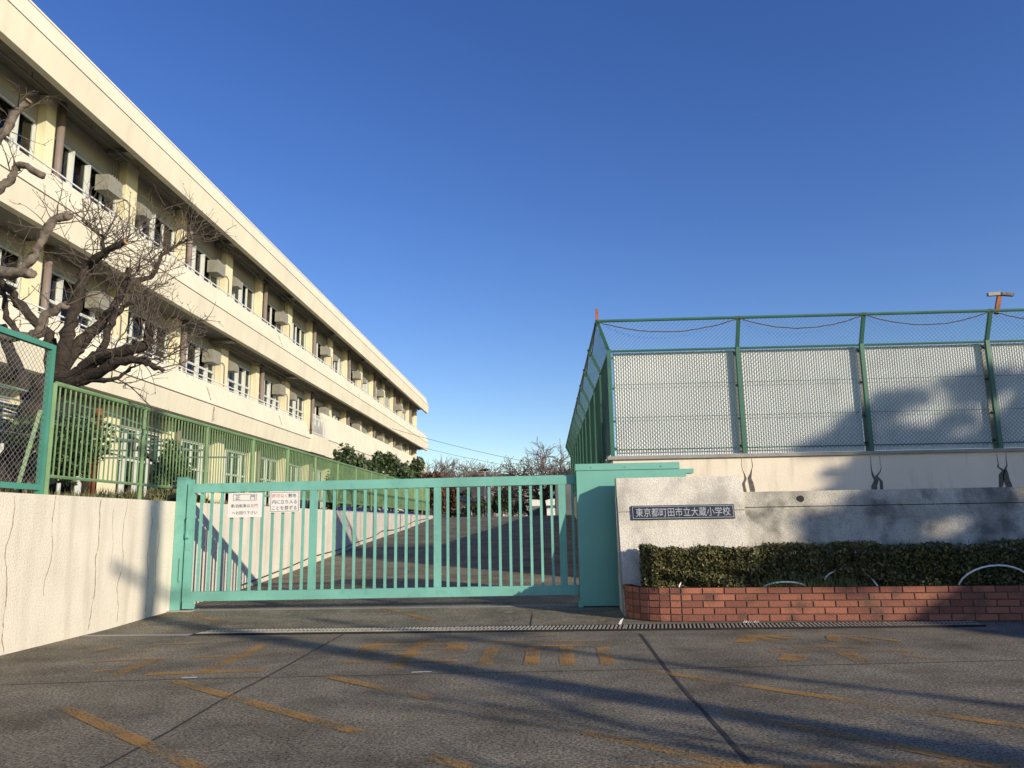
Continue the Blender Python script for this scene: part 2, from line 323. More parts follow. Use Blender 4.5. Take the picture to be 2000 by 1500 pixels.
# ------------------------------------------------------------ left stucco wall
WX = -5.4
w0 = thing('retaining_wall','long cream stucco retaining wall with rusty cracks left of the gate','wall',(WX-.1,12,0))
secs = [(3.0,11.0),(11.0,19.95),(19.98,25.4),(25.43,31.0),(31.03,36.4)]
m = MB()
for a,bq in secs: m.box(WX-.22, WX, a, bq, -.3, 1.58)
m.box(-40, WX-.22, 3.0, 3.2, -.3, 1.58)
m.build('wall', M['stucco'], w0)
ck = MB()
random.seed(3)
def crack(y, z0, z1, wd0, amp):
    z = z1; yy = y; pr = None
    while z > z0:
        n = (yy, z); yy += random.uniform(-amp,amp)+.012*math.sin(z*9+y*5); z -= random.uniform(.03,.07); wd = wd0*random.uniform(.3,1.2)
        if pr: ck.add([(WX+.002,pr[0]-wd/2,pr[1]),(WX+.002,pr[0]+wd/2,pr[1]),(WX+.002,n[0]+wd/2,n[1]),(WX+.002,n[0]-wd/2,n[1])],[(0,1,2,3)])
        pr = n
for y,z0,z1,wd in [(7.62,0,1.55,.012),(8.28,.5,1.57,.010),(9.15,.02,1.55,.016),(9.75,.05,1.57,.012),(10.35,.1,1.5,.010),(10.55,.05,1.4,.010),(9.45,.7,1.5,.006),(13.4,.6,1.5,.014),(17.6,.6,1.5,.012),(22.2,.8,1.5,.012)]: crack(y,z0,z1,wd,.014)
ck.build('cracks', M['crack'], w0)
# cable pipe running along the foot of the wall
cp = MB(); pts = [(WX+.03,y,rz(y)+h) for y,h in [(13.6,.08),(14.6,.10),(16,.12),(17.6,.17),(18.3,.15),(20,.10),(22,.12),(24,.13),(25,.22),(27,.13),(29,.14),(31,.2),(34,.1)]]
cp.tube(pts,.012,5); tagset(cp.build('wall_cable', M['cable']),'thin dark cable sagging along the foot of the stucco wall','cable')

# blue netting bundled on the wall
bn = MB(); random.seed(5); bn.tube([(WX-.12,y,1.61) for y in range(20,34)],.03,5)
for k in range(150):
    y = 20+random.random()*13; x = WX-.12+random.uniform(-.05,.05); z = 1.6+random.uniform(0,.07)
    bn.tube([(x,y,z),(x+random.uniform(-.05,.05),y+random.uniform(.1,.25),z+random.uniform(-.04,.06)),(x,y+random.uniform(.3,.45),z)],.012,4)
tagset(bn.build('bundled_netting', M['blue']),'dark blue netting bundled on top of the far stucco wall','netting')

# ------------------------------------------------------------ pale green bar fence
fx = WX-.12
fe = thing('bar_fence','pale green steel bar fence on the long stucco wall','fence',(fx,20,1.6))
py = 8.28; k = 0; posts = []
while py < 36: posts.append(py); py += 1.97
for k,y in enumerate(posts):
    MB().tube([(fx,y,1.55),(fx,y,2.83)],.028,8).build('post', M['green'], fe)
for a,bq in zip(posts, posts[1:]):
    p = MB(); p.tube([(fx,a+.02,2.83),(fx,bq+.02,2.83)],.03,8); p.tube([(fx,a,1.79),(fx,bq,1.79)],.02,6)
    for i in range(1,20): y = a+i*(bq-a)/20; p.tube([(fx,y,1.79),(fx,y,2.82)],.0095,5)
    p.build('bar_panel', M['green'], fe)

# chain link fence at far left
def net(mb, P, U, V, wd, ht, pitch, r):      # straight diagonal wires of a diamond mesh
    P = Vector(P); U = Vector(U).normalized(); V = Vector(V).normalized()
    st = pitch*1.1
    for sgn in (1,-1):
        c = -ht if sgn > 0 else 0.0
        c = -ht
        while c < wd+ht:
            # line u = c + sgn*v(+ht if sgn<0)
            if sgn > 0: f = lambda v: c+v
            else: f = lambda v: c+ht-v
            v0, v1 = 0, ht
            if sgn > 0: v0 = max(0,-c); v1 = min(ht, wd-c)
            else: v0 = max(0, c+ht-wd); v1 = min(ht, c+ht)
            if v1-v0 > .005: mb.tube([P+U*f(v0)+V*v0, P+U*f(v1)+V*v1], r, 3, cap=False)
            c += st*1.3
cf = thing('chain_link_fence','tall teal framed chain link fence on the near stucco wall, left edge','fence',(fx,5,1.6))
m = MB(); m.bar((fx+.02,8.14,1.55),(fx+.02,8.14,3.24),.06,.06); m.build('post', M['frameteal'], cf)
m = MB(); m.bar((fx+.02,5.1,1.55),(fx+.02,5.1,3.24),.06,.06); m.build('post', M['frameteal'], cf)
m = MB(); m.bar((fx+.02,3.1,3.21),(fx+.02,8.11,3.21),.06,.06); m.build('top_rail', M['frameteal'], cf)
m = MB(); m.bar((fx+.02,3.1,1.66),(fx+.02,8.11,1.66),.05,.06); m.build('bottom_rail', M['frameteal'], cf)
m = MB(); net(m,(fx+.02,3.1,1.69),(0,1,0),(0,0,1),5.01,1.49,.048,.0022); m.tube([(fx+.02,3.1,2.2),(fx+.02,8.1,2.2)],.003,4); m.build('wire_mesh', M['greymetal'], cf)
m = MB(); m.bar((fx-.15,8.0,1.55),(fx-.02,8.1,2.5),.02,.04); 
m.build('brace', M['green'], cf)

# ------------------------------------------------------------ sliding gate
GY = 11.1
ga = thing('sliding_gate','closed teal steel sliding gate with upright bars across the drive','gate',(-5.2,GY,.05))
tz = lambda x: .004*(x+5.2)
def gbar(x0,x1,z0,z1,y0,y1,name):
    m = MB(); a, bq = tz(x0), tz(x1)
    m.add([(x0,y0,z0+a),(x1,y0,z0+bq),(x1,y1,z0+bq),(x0,y1,z0+a),(x0,y0,z1+a),(x1,y0,z1+bq),(x1,y1,z1+bq),(x0,y1,z1+a)],
          [(0,3,2,1),(4,5,6,7),(0,1,5,4),(1,2,6,5),(2,3,7,6),(3,0,4,7)])
    return m.build(name, M['teal'], ga)
gbar(-5.14,.62,1.70,1.83,GY-.035,GY+.035,'top_rail'); gbar(-5.14,.62,.17,.30,GY-.035,GY+.035,'bottom_rail')
gbar(-5.24,-5.14,.17,1.835,GY-.037,GY+.037,'stile')
SX = [-5.19,-3.385,-1.585,.20]
for x in SX[1:]: gbar(x-.05,x+.05,.302,1.698,GY-.032,GY+.032,'stile')
for a,bq in zip(SX,SX[1:]):
    for i in range(1,12): x = a+(bq-a)*i/12; gbar(x-.018,x+.018,.302,1.698,GY-.015,GY+.015,'bar')
for i in (1,2): x = .2+i*.15; gbar(x-.018,x+.018,.302,1.698,GY-.015,GY+.015,'bar')
m = MB(); m.tube([(-5.19,GY-.04,1.05),(-5.19,GY-.10,1.07),(-5.19,GY-.10,1.34),(-5.19,GY-.04,1.36)],.012,8); m.build('handle', M['teal'], ga)
m = MB(); m.bar((-5.22,GY-.05,.12),(-5.05,GY-.05,.12),.02,.10); m.tube([(-5.12,GY-.03,.10),(-5.12,GY+.03,.10)],.05,14); m.build('wheel', M['teal'], ga)
m = MB(); m.box(-5.225,-5.16,GY-.042,GY-.037,.88,.98); m.build('lock_plate', M['tealbox'], ga)
gp = thing('gate_post','teal steel latch post where the gate meets the stucco wall','post',(-5.32,GY,.0))
m = MB(); m.box(-5.395,-5.29,GY-.06,GY+.08,.02,1.93); m.build('post', M['teal'], gp)
m = MB(); m.box(-5.29,-5.262,GY-.06,GY+.08,.02,1.92); m.box(-5.287,-5.19,GY+.045,GY+.075,.02,1.90); m.build('latch_channel', M['teal'], gp)
m = MB(); m.box(-5.42,-5.05,GY-.13,GY+.13,.035,.052); m.build('base_plate', M['kerbc'], gp)
m = MB(); m.bar((-5.27,GY-.07,.45),(-5.27,GY-.07,.78),.03,.02,(0,1,0)); m.build('hinge_cover', M['teal'], gp)
tr = MB(); tr.box(-5.1,1.9,GY-.02,GY+.02,.0,.055); tr.box(-5.1,1.9,GY-.05,GY-.045,.0,.046)
tagset(tr.build('gate_track', M['greymetal']),'low steel track under the teal sliding gate','track')

def text(body, size, loc, m, parent, wid=None, offset=0., name='lettering', ext=.0008, ht=None):
    cu = bpy.data.curves.new('t','FONT'); cu.body = body; cu.size = size; cu.align_x = 'CENTER'; cu.align_y = 'CENTER'; cu.extrude = ext; cu.offset = offset; cu.resolution_u = 3
    o = bpy.data.objects.new('t', cu); COL.objects.link(o); bpy.context.view_layer.update()
    dg = bpy.context.evaluated_depsgraph_get(); me = bpy.data.meshes.new_from_object(o.evaluated_get(dg)); bpy.data.objects.remove(o)
    co_ = [v.co.copy() for v in me.vertices]
    x0 = min(c.x for c in co_); x1 = max(c.x for c in co_); y0 = min(c.y for c in co_); y1 = max(c.y for c in co_)
    s = (wid/(x1-x0)) if wid else 1; sy = (ht/(y1-y0)) if ht else s
    off = Vector((0,0,0)); p = parent
    while p is not None: off += p.location; p = p.parent
    for v in me.vertices:
        c = v.co; X = (c.x-(x0+x1)/2)*s; Z = (c.y-(y0+y1)/2)*sy
        v.co = (loc[0]+X-off.x, loc[1]-c.z-off.y, loc[2]+Z-off.z)
    me.name = name; me.materials.clear(); me.materials.append(m)
    ob = bpy.data.objects.new(name, me); COL.objects.link(ob); ob.parent = parent; return ob
def border(x0,x1,z0,z1,y,t,m,parent,name='border'):
    b = MB(); b.box(x0,x1,y,y+.001,z1-t,z1); b.box(x0,x1,y,y+.001,z0,z0+t); b.box(x0,x0+t,y,y+.001,z0+t,z1-t); b.box(x1-t,x1,y,y+.001,z0+t,z1-t); return b.build(name,m,parent)
sy = GY-.045
s1 = thing('sign','white gate sign with boxed title, red words in the middle line, left of the other','sign',(-4.37,sy,1.3),'signs tied to the gate')
m = MB(); m.box(-4.63,-4.13,sy,sy+.004,1.335,1.685); m.build('board', M['signwhite'], s1)
border(-4.555,-4.215,1.575,1.665,sy-.002,.004,M['ink'],s1)
text('正',.08,(-4.49,sy-.001,1.62),M['ink'],s1,ht=.062); text('門',.08,(-4.27,sy-.001,1.62),M['ink'],s1,ht=.062)
text('車/自転車は',.06,(-4.445,sy-.001,1.50),M['ink'],s1,wid=.28); text('北門',.06,(-4.245,sy-.001,1.50),M['redink'],s1,wid=.10)
text('へお回り下さい',.06,(-4.38,sy-.001,1.40),M['ink'],s1,wid=.37)
s2 = thing('sign','white bordered gate sign of three text lines, first words red, right of the other','sign',(-3.8,sy,1.3),'signs tied to the gate')
m = MB(); m.box(-4.02,-3.575,sy,sy+.004,1.395,1.70); m.build('board', M['signwhite'], s2)
border(-4.005,-3.59,1.41,1.685,sy-.002,.005,M['ink'],s2)
text('許可なく',.07,(-3.875,sy-.001,1.635),M['redink'],s2,wid=.225); text('敷地',.07,(-3.69,sy-.001,1.635),M['ink'],s2,wid=.115)
text('内に立ち入る',.07,(-3.80,sy-.001,1.548),M['ink'],s2,wid=.36); text('ことを禁ずる',.07,(-3.80,sy-.001,1.46),M['ink'],s2,wid=.36)

# gate pocket cabinet
bx = thing('gate_pocket','tall teal sheet metal gate pocket behind the name wall','cabinet',(.9,10.97,.04))
m = MB(); m.box(.41,1.95,10.95,11.01,.05,1.90); m.box(.41,1.95,11.20,11.25,.05,1.90); m.box(1.90,1.95,11.01,11.20,.05,1.90); m.box(.41,1.90,11.01,11.20,1.84,1.90)
m.build('cabinet_body', M['tealbox'], bx)
m = MB(); m.box(.40,1.86,10.935,11.265,1.903,1.995); m.build('cap', M['tealbox'], bx)
m = MB(); m.box(1.86,2.06,10.97,11.25,1.84,1.90); m.build('cap', M['tealbox'], bx)
m = MB(); m.box(.38,.45,10.93,10.95,.03,.12); m.build('foot', M['tealbox'], bx)
m = MB()
for x in (.62,1.1,1.6): m.tube([(x,10.935,1.94),(x,10.925,1.94)],.008,8)
m.build('rivets', M['greymetal'], bx)

# ------------------------------------------------------------ name wall and long wall
yf = lambda z: 10.06+.28*z
def ext_x(prof, x0, x1):
    m = MB(); n = len(prof); m.v = [(x0,y,z) for y,z in prof]+[(x1,y,z) for y,z in prof]
    m.f = [(k,(k+1)%n,n+(k+1)%n,n+k) for k in range(n)]+[tuple(range(n)),tuple(range(n,2*n))[::-1]]; return m
nw = thing('name_wall','pale rough concrete wall panel carrying the school name plate','wall',(1.76,10.4,0))
ext_x([(yf(-.05),-.05),(yf(1.305),1.305),(10.78,1.305),(10.78,-.05)],.93,2.60).build('wall', M['roughwall'], nw)
ext_x([(yf(1.305)+.006,1.305),(yf(1.312)+.006,1.312),(10.77,1.312),(10.77,1.305)],.94,2.59).build('wall_joint', M['dark'], nw)
ext_x([(yf(1.312),1.312),(yf(1.765),1.765),(10.78,1.765),(10.78,1.312)],.93,2.60).build('wall', M['roughwall'], nw)
ext_x([(yf(.03)+.02,.03),(yf(1.5)+.02,1.5),(yf(1.5)+.05,1.5),(yf(.03)+.05,.03)],.905,.93).build('edge_strip', M['kerbc'], nw)
py0 = yf(1.29)-.004
pl = thing('name_plate','dark framed name plate with silver characters fixed on the pale wall','name plate',(1.78,py0,1.29))
m = MB(); m.box(1.105,2.455,py0-.02,py0,1.195,1.385); m.build('plate', M['plaque'], pl)
border(1.118,2.442,1.208,1.372,py0-.0215,.006,M['silver'],pl)
text('東京都町田市立大蔵小学校',.12,(1.78,py0-.0215,1.29),M['silver'],pl,wid=1.24,offset=0,ht=.122)
pl.rotation_euler.x = -math.atan(.28)
lw = thing('boundary_wall','long black weathered wall behind the hedge, lower than the name wall','wall',(6,10.6,0))
g_ = .05
m = ext_x([(yf(-.05)+g_,-.05),(yf(1.335)+g_,1.335),(10.76,1.335),(10.76,-.05)],2.605,14); m.build('wall', M['darkwall'], lw)
ext_x([(yf(1.335)+g_+.012,1.336),(yf(1.345)+g_+.012,1.344),(10.75,1.344),(10.75,1.336)],2.61,13.9).build('wall_joint', M['dark'], lw)
ext_x([(yf(1.345)+g_-.006,1.345),(yf(1.545)+g_-.006,1.545),(10.77,1.545),(10.77,1.345)],2.605,14).build('wall_top', M['darkwall'], lw)
m = MB(); yy0 = yf(1.44)+g_-.006; m.tube([(3.36,yy0+.02,1.44),(3.36,yy0-.012,1.44)],.045,10); m.build('drain_hole', M['dark'], lw)

# brick planter
pth = [(.93,10.19),(.945,9.98),(1.02,9.78),(1.14,9.64),(1.32,9.54),(1.55,9.50)]
def offs(P, d):
    out = []
    for i,p in enumerate(P):
        a = P[max(i-1,0)]; c = P[min(i+1,len(P)-1)]; t = Vector((c[0]-a[0],c[1]-a[1])).normalized(); out.append((p[0]-t.y*d, p[1]+t.x*d))
    return out
end = (11.0, 9.5-.073*9.45)
bp = thing('brick_planter','red brick planter with a rounded end below the name wall','planter',(1.6,9.6,0))
outer = offs(pth,.012)+[(end[0],end[1]+.012)]; inner = offs(pth,.12)+[(end[0],end[1]+.12)]
m = MB(); m.ext_z(outer+inner[::-1], -.05, .395); m.build('mortar_wall', M['mortar'], bp)
m = MB()
H = .078
def brick(m, p, q, z0, z1, dep=.1):
    d = Vector((q[0]-p[0],q[1]-p[1],0)).normalized(); n = Vector((-d.y,d.x,0)); g = .0075
    P = Vector((p[0],p[1],0))+d*g; Q = Vector((q[0],q[1],0))-d*g; j = random.uniform(-.002,.002)
    P = P+n*j; Q = Q+n*j
    a,b2,c,e = P, Q, Q+n*dep, P+n*dep
    m.add([(v.x,v.y,z0+.007) for v in (a,b2,c,e)]+[(v.x,v.y,z1-.007) for v in (a,b2,c,e)],[(0,3,2,1),(4,5,6,7),(0,1,5,4),(1,2,6,5),(2,3,7,6),(3,0,4,7)])
random.seed(9)
# resample curve
cv = [Vector(p) for p in pth]; seg = []; 
L_ = [0]
for a,c in zip(cv,cv[1:]): L_.append(L_[-1]+(c-a).length)
def at(s):
    for i in range(len(L_)-1):
        if s <= L_[i+1]+1e-9: t = (s-L_[i])/(L_[i+1]-L_[i]); return cv[i].lerp(cv[i+1],t)
    return cv[-1]
nb = 8
for r in range(5):
    for i in range(nb):
        s0 = L_[-1]*i/nb; s1_ = L_[-1]*(i+1)/nb; brick(m, at(s0), at(s1_), .012+r*H, .012+(r+1)*H, .08)
    x = 1.55-(.125 if r % 2 else 0)
    while x < 10.9:
        xa = max(x,1.55); xb = x+.25
        if xb-xa > .05: brick(m,(xa,9.5-.073*(xa-1.55)),(xb,9.5-.073*(xb-1.55)),.012+r*H,.012+(r+1)*H)
        x += .25
m.build('brickwork', M['brick'], bp)
m = MB(); m.ext_z([(x,y) for x,y in inner]+[(11,10.30),(2.6,10.30),(2.6,10.18),(.95,10.18)], .0, .36); m.build('soil', M['soil'], bp)

# hedge
hd = thing('clipped_hedge','long clipped box hedge growing in the brick planter','hedge',(5,9.9,.36))
n = 46000; X = 1.16+rng.random(n)**1.35*8.6; fr = 9.66-.055*(X-1.55)
top = .85+.02*np.sin(X*2.3)+.018*np.sin(X*7.1)+.015*np.sin(X*19)*np.sin(X*3)
k = rng.random(n); Y = np.where(k<.6, fr+np.abs(rng.normal(0,.05,n))-.03+.045*np.sin(X*11+5+3*np.sin(X*5.3))*np.sin(X*4.1), fr+rng.random(n)*.5)
Z = np.where(k<.6, .38+rng.random(n)*(top-.38), top-np.abs(rng.normal(0,.03,n)))
endm = X < 1.24; Y = np.where(endm, fr+rng.random(n)*.5, Y)
Z += rng.normal(0,.012,n); Y += .05*np.sin(Z*25+X*6)*(Z<.6)
quads('leaves', leaves(np.stack([X,Y,Z],1), .023, asp=.55), M['hedge'], hd)
m = MB(); random.seed(2)
for i in range(520):
    x = 1.2+random.random()**1.2*8; y = 9.70-.055*(x-1.55)+random.random()*.35; p = Vector((x,y-.02,.36)); q = p+Vector((random.uniform(-.15,.15),random.uniform(-.16,.08),random.uniform(.3,.48)))
    m.tube([p,(p+q)/2+Vector((random.uniform(-.04,.04),0,0)),q],[.006,.004,.002],4)
for i in range(60):
    x = 1.3+random.random()*7; y = 9.85-.055*(x-1.55)+random.random()*.25; m.tube([(x,y,.8),(x+random.uniform(-.03,.03),y,.86+random.random()*.06)],.0025,4)
m.build('stems', M['twig'], hd)
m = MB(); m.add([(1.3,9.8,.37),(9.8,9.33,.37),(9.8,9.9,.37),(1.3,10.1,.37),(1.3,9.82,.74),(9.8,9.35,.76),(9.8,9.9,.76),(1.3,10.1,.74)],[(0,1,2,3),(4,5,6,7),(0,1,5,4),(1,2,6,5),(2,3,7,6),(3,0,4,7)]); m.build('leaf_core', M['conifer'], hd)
# weeds in the planter
n = 420; X = 2.5+rng.random(n)*1.1; Y = 9.52-.073*(X-1.55)+.05+rng.random(n)*.1; B = np.stack([X,Y,np.full(n,.36)],1)
T = B+np.stack([rng.normal(0,.04,n),rng.normal(-.02,.03,n),.05+rng.random(n)*.17],1); wv = np.stack([np.full(n,.0035),np.zeros(n),np.zeros(n)],1)
M['weed'] = mat('weed_blade', (.12,.17,.04), .7, .3, 5, isl=((.05,.08,.02),(.18,.19,.06)))
o = quads('planter_weeds', np.stack([B-wv,B+wv,T],1), M['weed']); tagset(o,'tuft of fresh grass weeds at the foot of the hedge','weeds',kind='stuff')
# white hoops
def hoop(x0, wd, h, lean, label):
    pts = []
    for i in range(15):
        t = math.pi*i/14; x = x0+wd/2-wd/2*math.cos(t); y = 9.5-.073*(x-1.55)+.14-lean*math.sin(t); pts.append((x,y,.36+.03*0+h*math.sin(t)))
    m = MB().tube(pts,.0105,8); tagset(m.build('garden_hoop', M['white'], smooth=True),label,'hoop','white wire hoops edging the planter')
hoop(1.55,.72,.20,-.12,'white wire hoop half sunk in the hedge at its rounded left end')
hoop(2.52,.52,.09,.06,'low white wire hoop second from the left, among the grass weeds')
hoop(3.22,.62,.22,-.10,'white wire hoop third from the left, half hidden by leaves')
hoop(4.72,.80,.26,.12,'large bright white wire hoop in front of the dark right end of the hedge')

# ------------------------------------------------------------ pool wall, screen and fence
PX, PY = 1.2, 14.05
pw = thing('pool_wall','cream painted pool wall behind the gate pocket, dark stains below the posts','wall',(PX,PY,0))
m = MB(); m.box(PX,16,PY,PY+.2,-.1,2.28); m.box(PX,PX+.2,PY+.2,39,-.1,2.28)
m.build('wall', M['poolwall'], pw)
m = MB(); m.box(PX-.10,16,PY-.05,PY+.22,2.283,2.345); m.box(PX-.05,PX+.22,PY+.22,39,2.283,2.345); m.build('coping', M['kerbc'], pw)
st = MB(); random.seed(4)
PPX = [3.57,5.82,8.07,10.3,12.5]
for x in PPX:
    for s in (-1,1):
        xx = x+random.uniform(-.02,.06)+s*random.uniform(.06,.11); z = 2.26; pts = [(xx,z,.006)]; fz = random.uniform(.8,1.2); fw_ = random.uniform(.5,1.5)
        for (dz,dx,wd) in [(.15,0,.01),(.22,0,.012),(.3,-s*.03,.03),(.38,-s*.05,.06),(.47,-s*.03,.075),(.6,-s*.02,.08),(.75,-s*.01,.05)]: pts.append((xx+dx*random.uniform(.3,1.8)+random.uniform(-.014,.014),z-dz*fz,wd*fw_))
        for (a,za,wa),(c,zc,wc) in zip(pts,pts[1:]): st.add([(a-wa/2,PY-.003,za),(a+wa/2,PY-.003,za),(c+wc/2,PY-.003,zc),(c-wc/2,PY-.003,zc)],[(0,3,2,1)])
st.build('drip_stains', M['stain'], pw)

ps = thing('pool_screen','white corrugated plastic screen standing behind the pool fence','screen',(PX,PY,2.34))
yy = PY+.10
xs = [PX+.08,3.50,3.64,5.75,5.89,8.0,8.14,10.2,10.34,14]
def corr(x0,x1):
    m = MB(); x = x0; P = []
    while x < x1:
        P += [(x,0),(x+.010,.004),(x+.018,.013),(x+.026,.013),(x+.036,.002)]; x += .044
    o = len(m.v)
    for (a,d) in P: m.v += [(a,yy-d,2.36),(a,yy-d,4.28)]
    for i in range(len(P)-1): m.f.append((o+2*i,o+2*i+2,o+2*i+3,o+2*i+1))
    return m
for a,c in zip(xs[::2],xs[1::2]): corr(a,c).build('corrugated_panel', M['panel'], ps, smooth=True)
m = MB()
for z in (2.5,3.0,3.62,4.2): m.box(PX+.05,14,yy+.012,yy+.05,z-.02,z+.02)
for x in PPX: m.box(x-.05,x+.05,yy+.012,yy+.05,2.36,4.28)
m.build('batten', M['greymetal'], ps)

pf = thing('chain_link_fence','high green chain link pool fence with outward leaning top','fence',(PX,PY,2.34))
def fpost(x,y,ox,oy):
    m = MB(); m.bar((x,y,2.34),(x,y,4.33),.07,.07,(0,1,0)); m.bar((x,y,4.31),(x+ox,y+oy,4.84),.06,.06,(0,1,0) if oy==0 else (1,0,0)); return m.build('post', M['dgreen'], pf)
fy = PY-.0
fpost(PX,fy,-.22,-.25)
for x in PPX: fpost(x,fy,0,-.25)
SYS = [fy+2.2*i for i in range(1,12)]
for y in SYS: fpost(PX,y,-.25,0)
m = MB(); m.tube([(PX-.22,fy-.25,4.82),(14,fy-.25,4.80)],.028,8); m.build('top_rail', M['dgreen'], pf)
m = MB(); m.tube([(PX-.22,fy-.25,4.82),(PX-.25,SYS[-1],4.82)],.028,8); m.build('top_rail', M['dgreen'], pf)
m = MB(); m.tube([(PX,fy,4.30),(14,fy,4.29)],.022,8); m.tube([(PX,fy,4.30),(PX,SYS[-1],4.30)],.022,8); m.build('middle_rail', M['dgreen'], pf)
m = MB(); m.tube([(PX,fy-.01,2.46),(14,fy-.01,2.44)],.010,6); m.tube([(PX,fy-.01,3.05),(14,fy-.01,3.05)],.004,4); m.tube([(PX,fy-.01,3.66),(14,fy-.01,3.66)],.004,4); m.tube([(PX,fy,2.44),(PX,SYS[-1],2.44)],.010,6); m.build('lower_rail', M['dgreen'], pf)
m = MB(); net(m,(PX+.03,fy-.02,2.42),(1,0,0),(0,0,1),12.6,1.87,.052,.003); net(m,(PX-.1,fy-.02,4.32),(1,0,0),(0,-.25,.5),12.7,.54,.052,.0028); m.build('front_mesh', M['net'], pf)
m = MB(); net(m,(PX,fy,2.42),(0,1,0),(0,0,1),SYS[-1]-fy,1.87,.052,.003); net(m,(PX,fy-.1,4.32),(0,1,0),(-.25,0,.5),SYS[-1]-fy,.54,.052,.0028); m.build('side_mesh', M['net'], pf)
m = MB(); ex = [PX-.2]+PPX
for a,c in zip(ex,ex[1:]):
    pts = []
    for i in range(25):
        t = i/24; sag = .22*4*t*(1-t); pts.append((a+(c-a)*t, fy-.27+.012*(i%2), 4.80-sag+random.uniform(-.006,.006)))
    m.tube(pts,.010,5)
ys = [fy-.2]+SYS
for j,(a,c) in enumerate(zip(ys[:6],ys[1:6])):
    m.tube([(PX-.25,a+(c-a)*i/12,4.80-.3*4*(i/12)*(1-i/12)) for i in range(13)],.009,5)
m.build('barbed_wire', M['wirerust'], pf)
fc = MB(); fc.bar((PX-.21,fy-.24,4.84),(PX-.21,fy-.24,5.06),.05,.05,(0,1,0)); tagset(fc.build('corner_pipe', M['rust']),'short rusty pipe stub sticking up from the pool fence corner','pipe')
tb = thing('floodlight','rusty T shaped bracket with pale lamp on the pool fence top','light',(8.2,14,4.8))
m = MB(); m.bar((8.17,13.82,4.75),(8.27,13.82,5.1),.07,.05,(0,1,0)); m.build('bracket', M['rust'], tb)
m = MB(); m.bar((8.05,13.8,5.11),(8.26,13.8,5.12),.07,.06,(0,0,1)); m.build('lamp', M['hood'], tb)
m = MB(); m.bar((8.28,13.8,5.115),(8.50,13.8,5.09),.07,.05,(0,0,1)); m.build('arm', M['palebark'], tb)

# ------------------------------------------------------------ school building
BX = -12.1; WY0, WY1 = 3.85, 77.9
sb = thing('school_building','long three storey cream school building with balconies along each floor','building',(-13,40,1.5))
def band(zt, zg, zb, y0, y1, name, dx=0.):
    X = BX+dx; m = MB()
    m.ext_y([(X-.30,zt),(X,zg+.02),(X-.14,zg+.02),(X-.46,zt)], y0, y1)
    m.ext_y([(X,zg-.02),(X-.09,zb),(X-.3,zb),(X-.18,zg-.02)], y0, y1)
    o = m.build(name, M['cream'], sb)
    g = MB().ext_y([(X-.05,zg+.02),(X-.05,zg-.02),(X-.16,zg-.02),(X-.16,zg+.02)], y0+.02, y1-.02).build('groove', M['dark'], o); return o
band(13.97,13.2,12.42,WY0,78.3,'roof_fascia')
MB().box(BX-.50,BX-.27,WY0,78.32,13.972,14.02).build('roof_coping', M['white'], sb)
band(10.12,9.3,8.55,WY0,78.3,'balcony_wall')
band(6.46,5.6,4.95,WY0,38.9,'balcony_wall')
band(7.35,5.86,4.95,41.7,78.3,'balcony_wall')
X = BX; m = MB(); m.ext_y([(X+.1,5.85),(X-.0,4.95),(X-.3,4.95),(X-.3,5.85)],38.92,41.68); m.build('balcony_wall', M['cream'], sb)
m = MB()
for z in (5.95,6.9): m.bar((X+.05,38.92,z),(X+.05,41.68,z),.03,.03)
for i in range(28): y = 38.95+i*.1; m.bar((X+.05,y,5.85),(X+.05,y,6.9),.012,.012,(0,1,0))
m.build('balcony_grille', M['white'], sb)
# railings
for zt,y1 in ((10.12,78.2),(6.46,38.8)):
    m = MB(); xr = BX-.40; m.bar((xr,WY0,zt+.20),(xr,y1,zt+.20),.035,.035); m.bar((xr,WY0,zt+.08),(xr,y1,zt+.08),.02,.02)
    y = WY0
    while y < y1: m.bar((xr,y,zt-.03),(xr,y,zt+.2),.035,.035,(0,1,0)); y += .98
    m.build('balcony_railing', M['white'], sb)
# slabs
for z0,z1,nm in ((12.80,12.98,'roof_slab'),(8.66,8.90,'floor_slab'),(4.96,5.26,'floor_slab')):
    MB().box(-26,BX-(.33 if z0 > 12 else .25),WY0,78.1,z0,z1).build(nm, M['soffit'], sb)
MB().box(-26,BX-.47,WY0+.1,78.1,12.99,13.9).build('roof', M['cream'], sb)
WXp = -13.45
FL = [(1.5,1.75,4.4,4.95),(5.26,6.0,8.22,8.65),(8.90,9.7,12.0,12.79)]
mods = [3.4+7.75*k for k in range(-1,10)]
wall = MB(); beam = MB()
for (zf,zs,zh,zt) in FL:
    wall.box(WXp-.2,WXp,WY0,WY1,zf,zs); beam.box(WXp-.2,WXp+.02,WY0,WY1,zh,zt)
    for y in mods:
        for a,bq in ((-.45,.3),(3.5,4.15)):
            ya, yb = max(y+a,WY0), min(y+bq,WY1)
            if yb > ya: wall.box(WXp-.2,WXp,ya,yb,zs,zh)
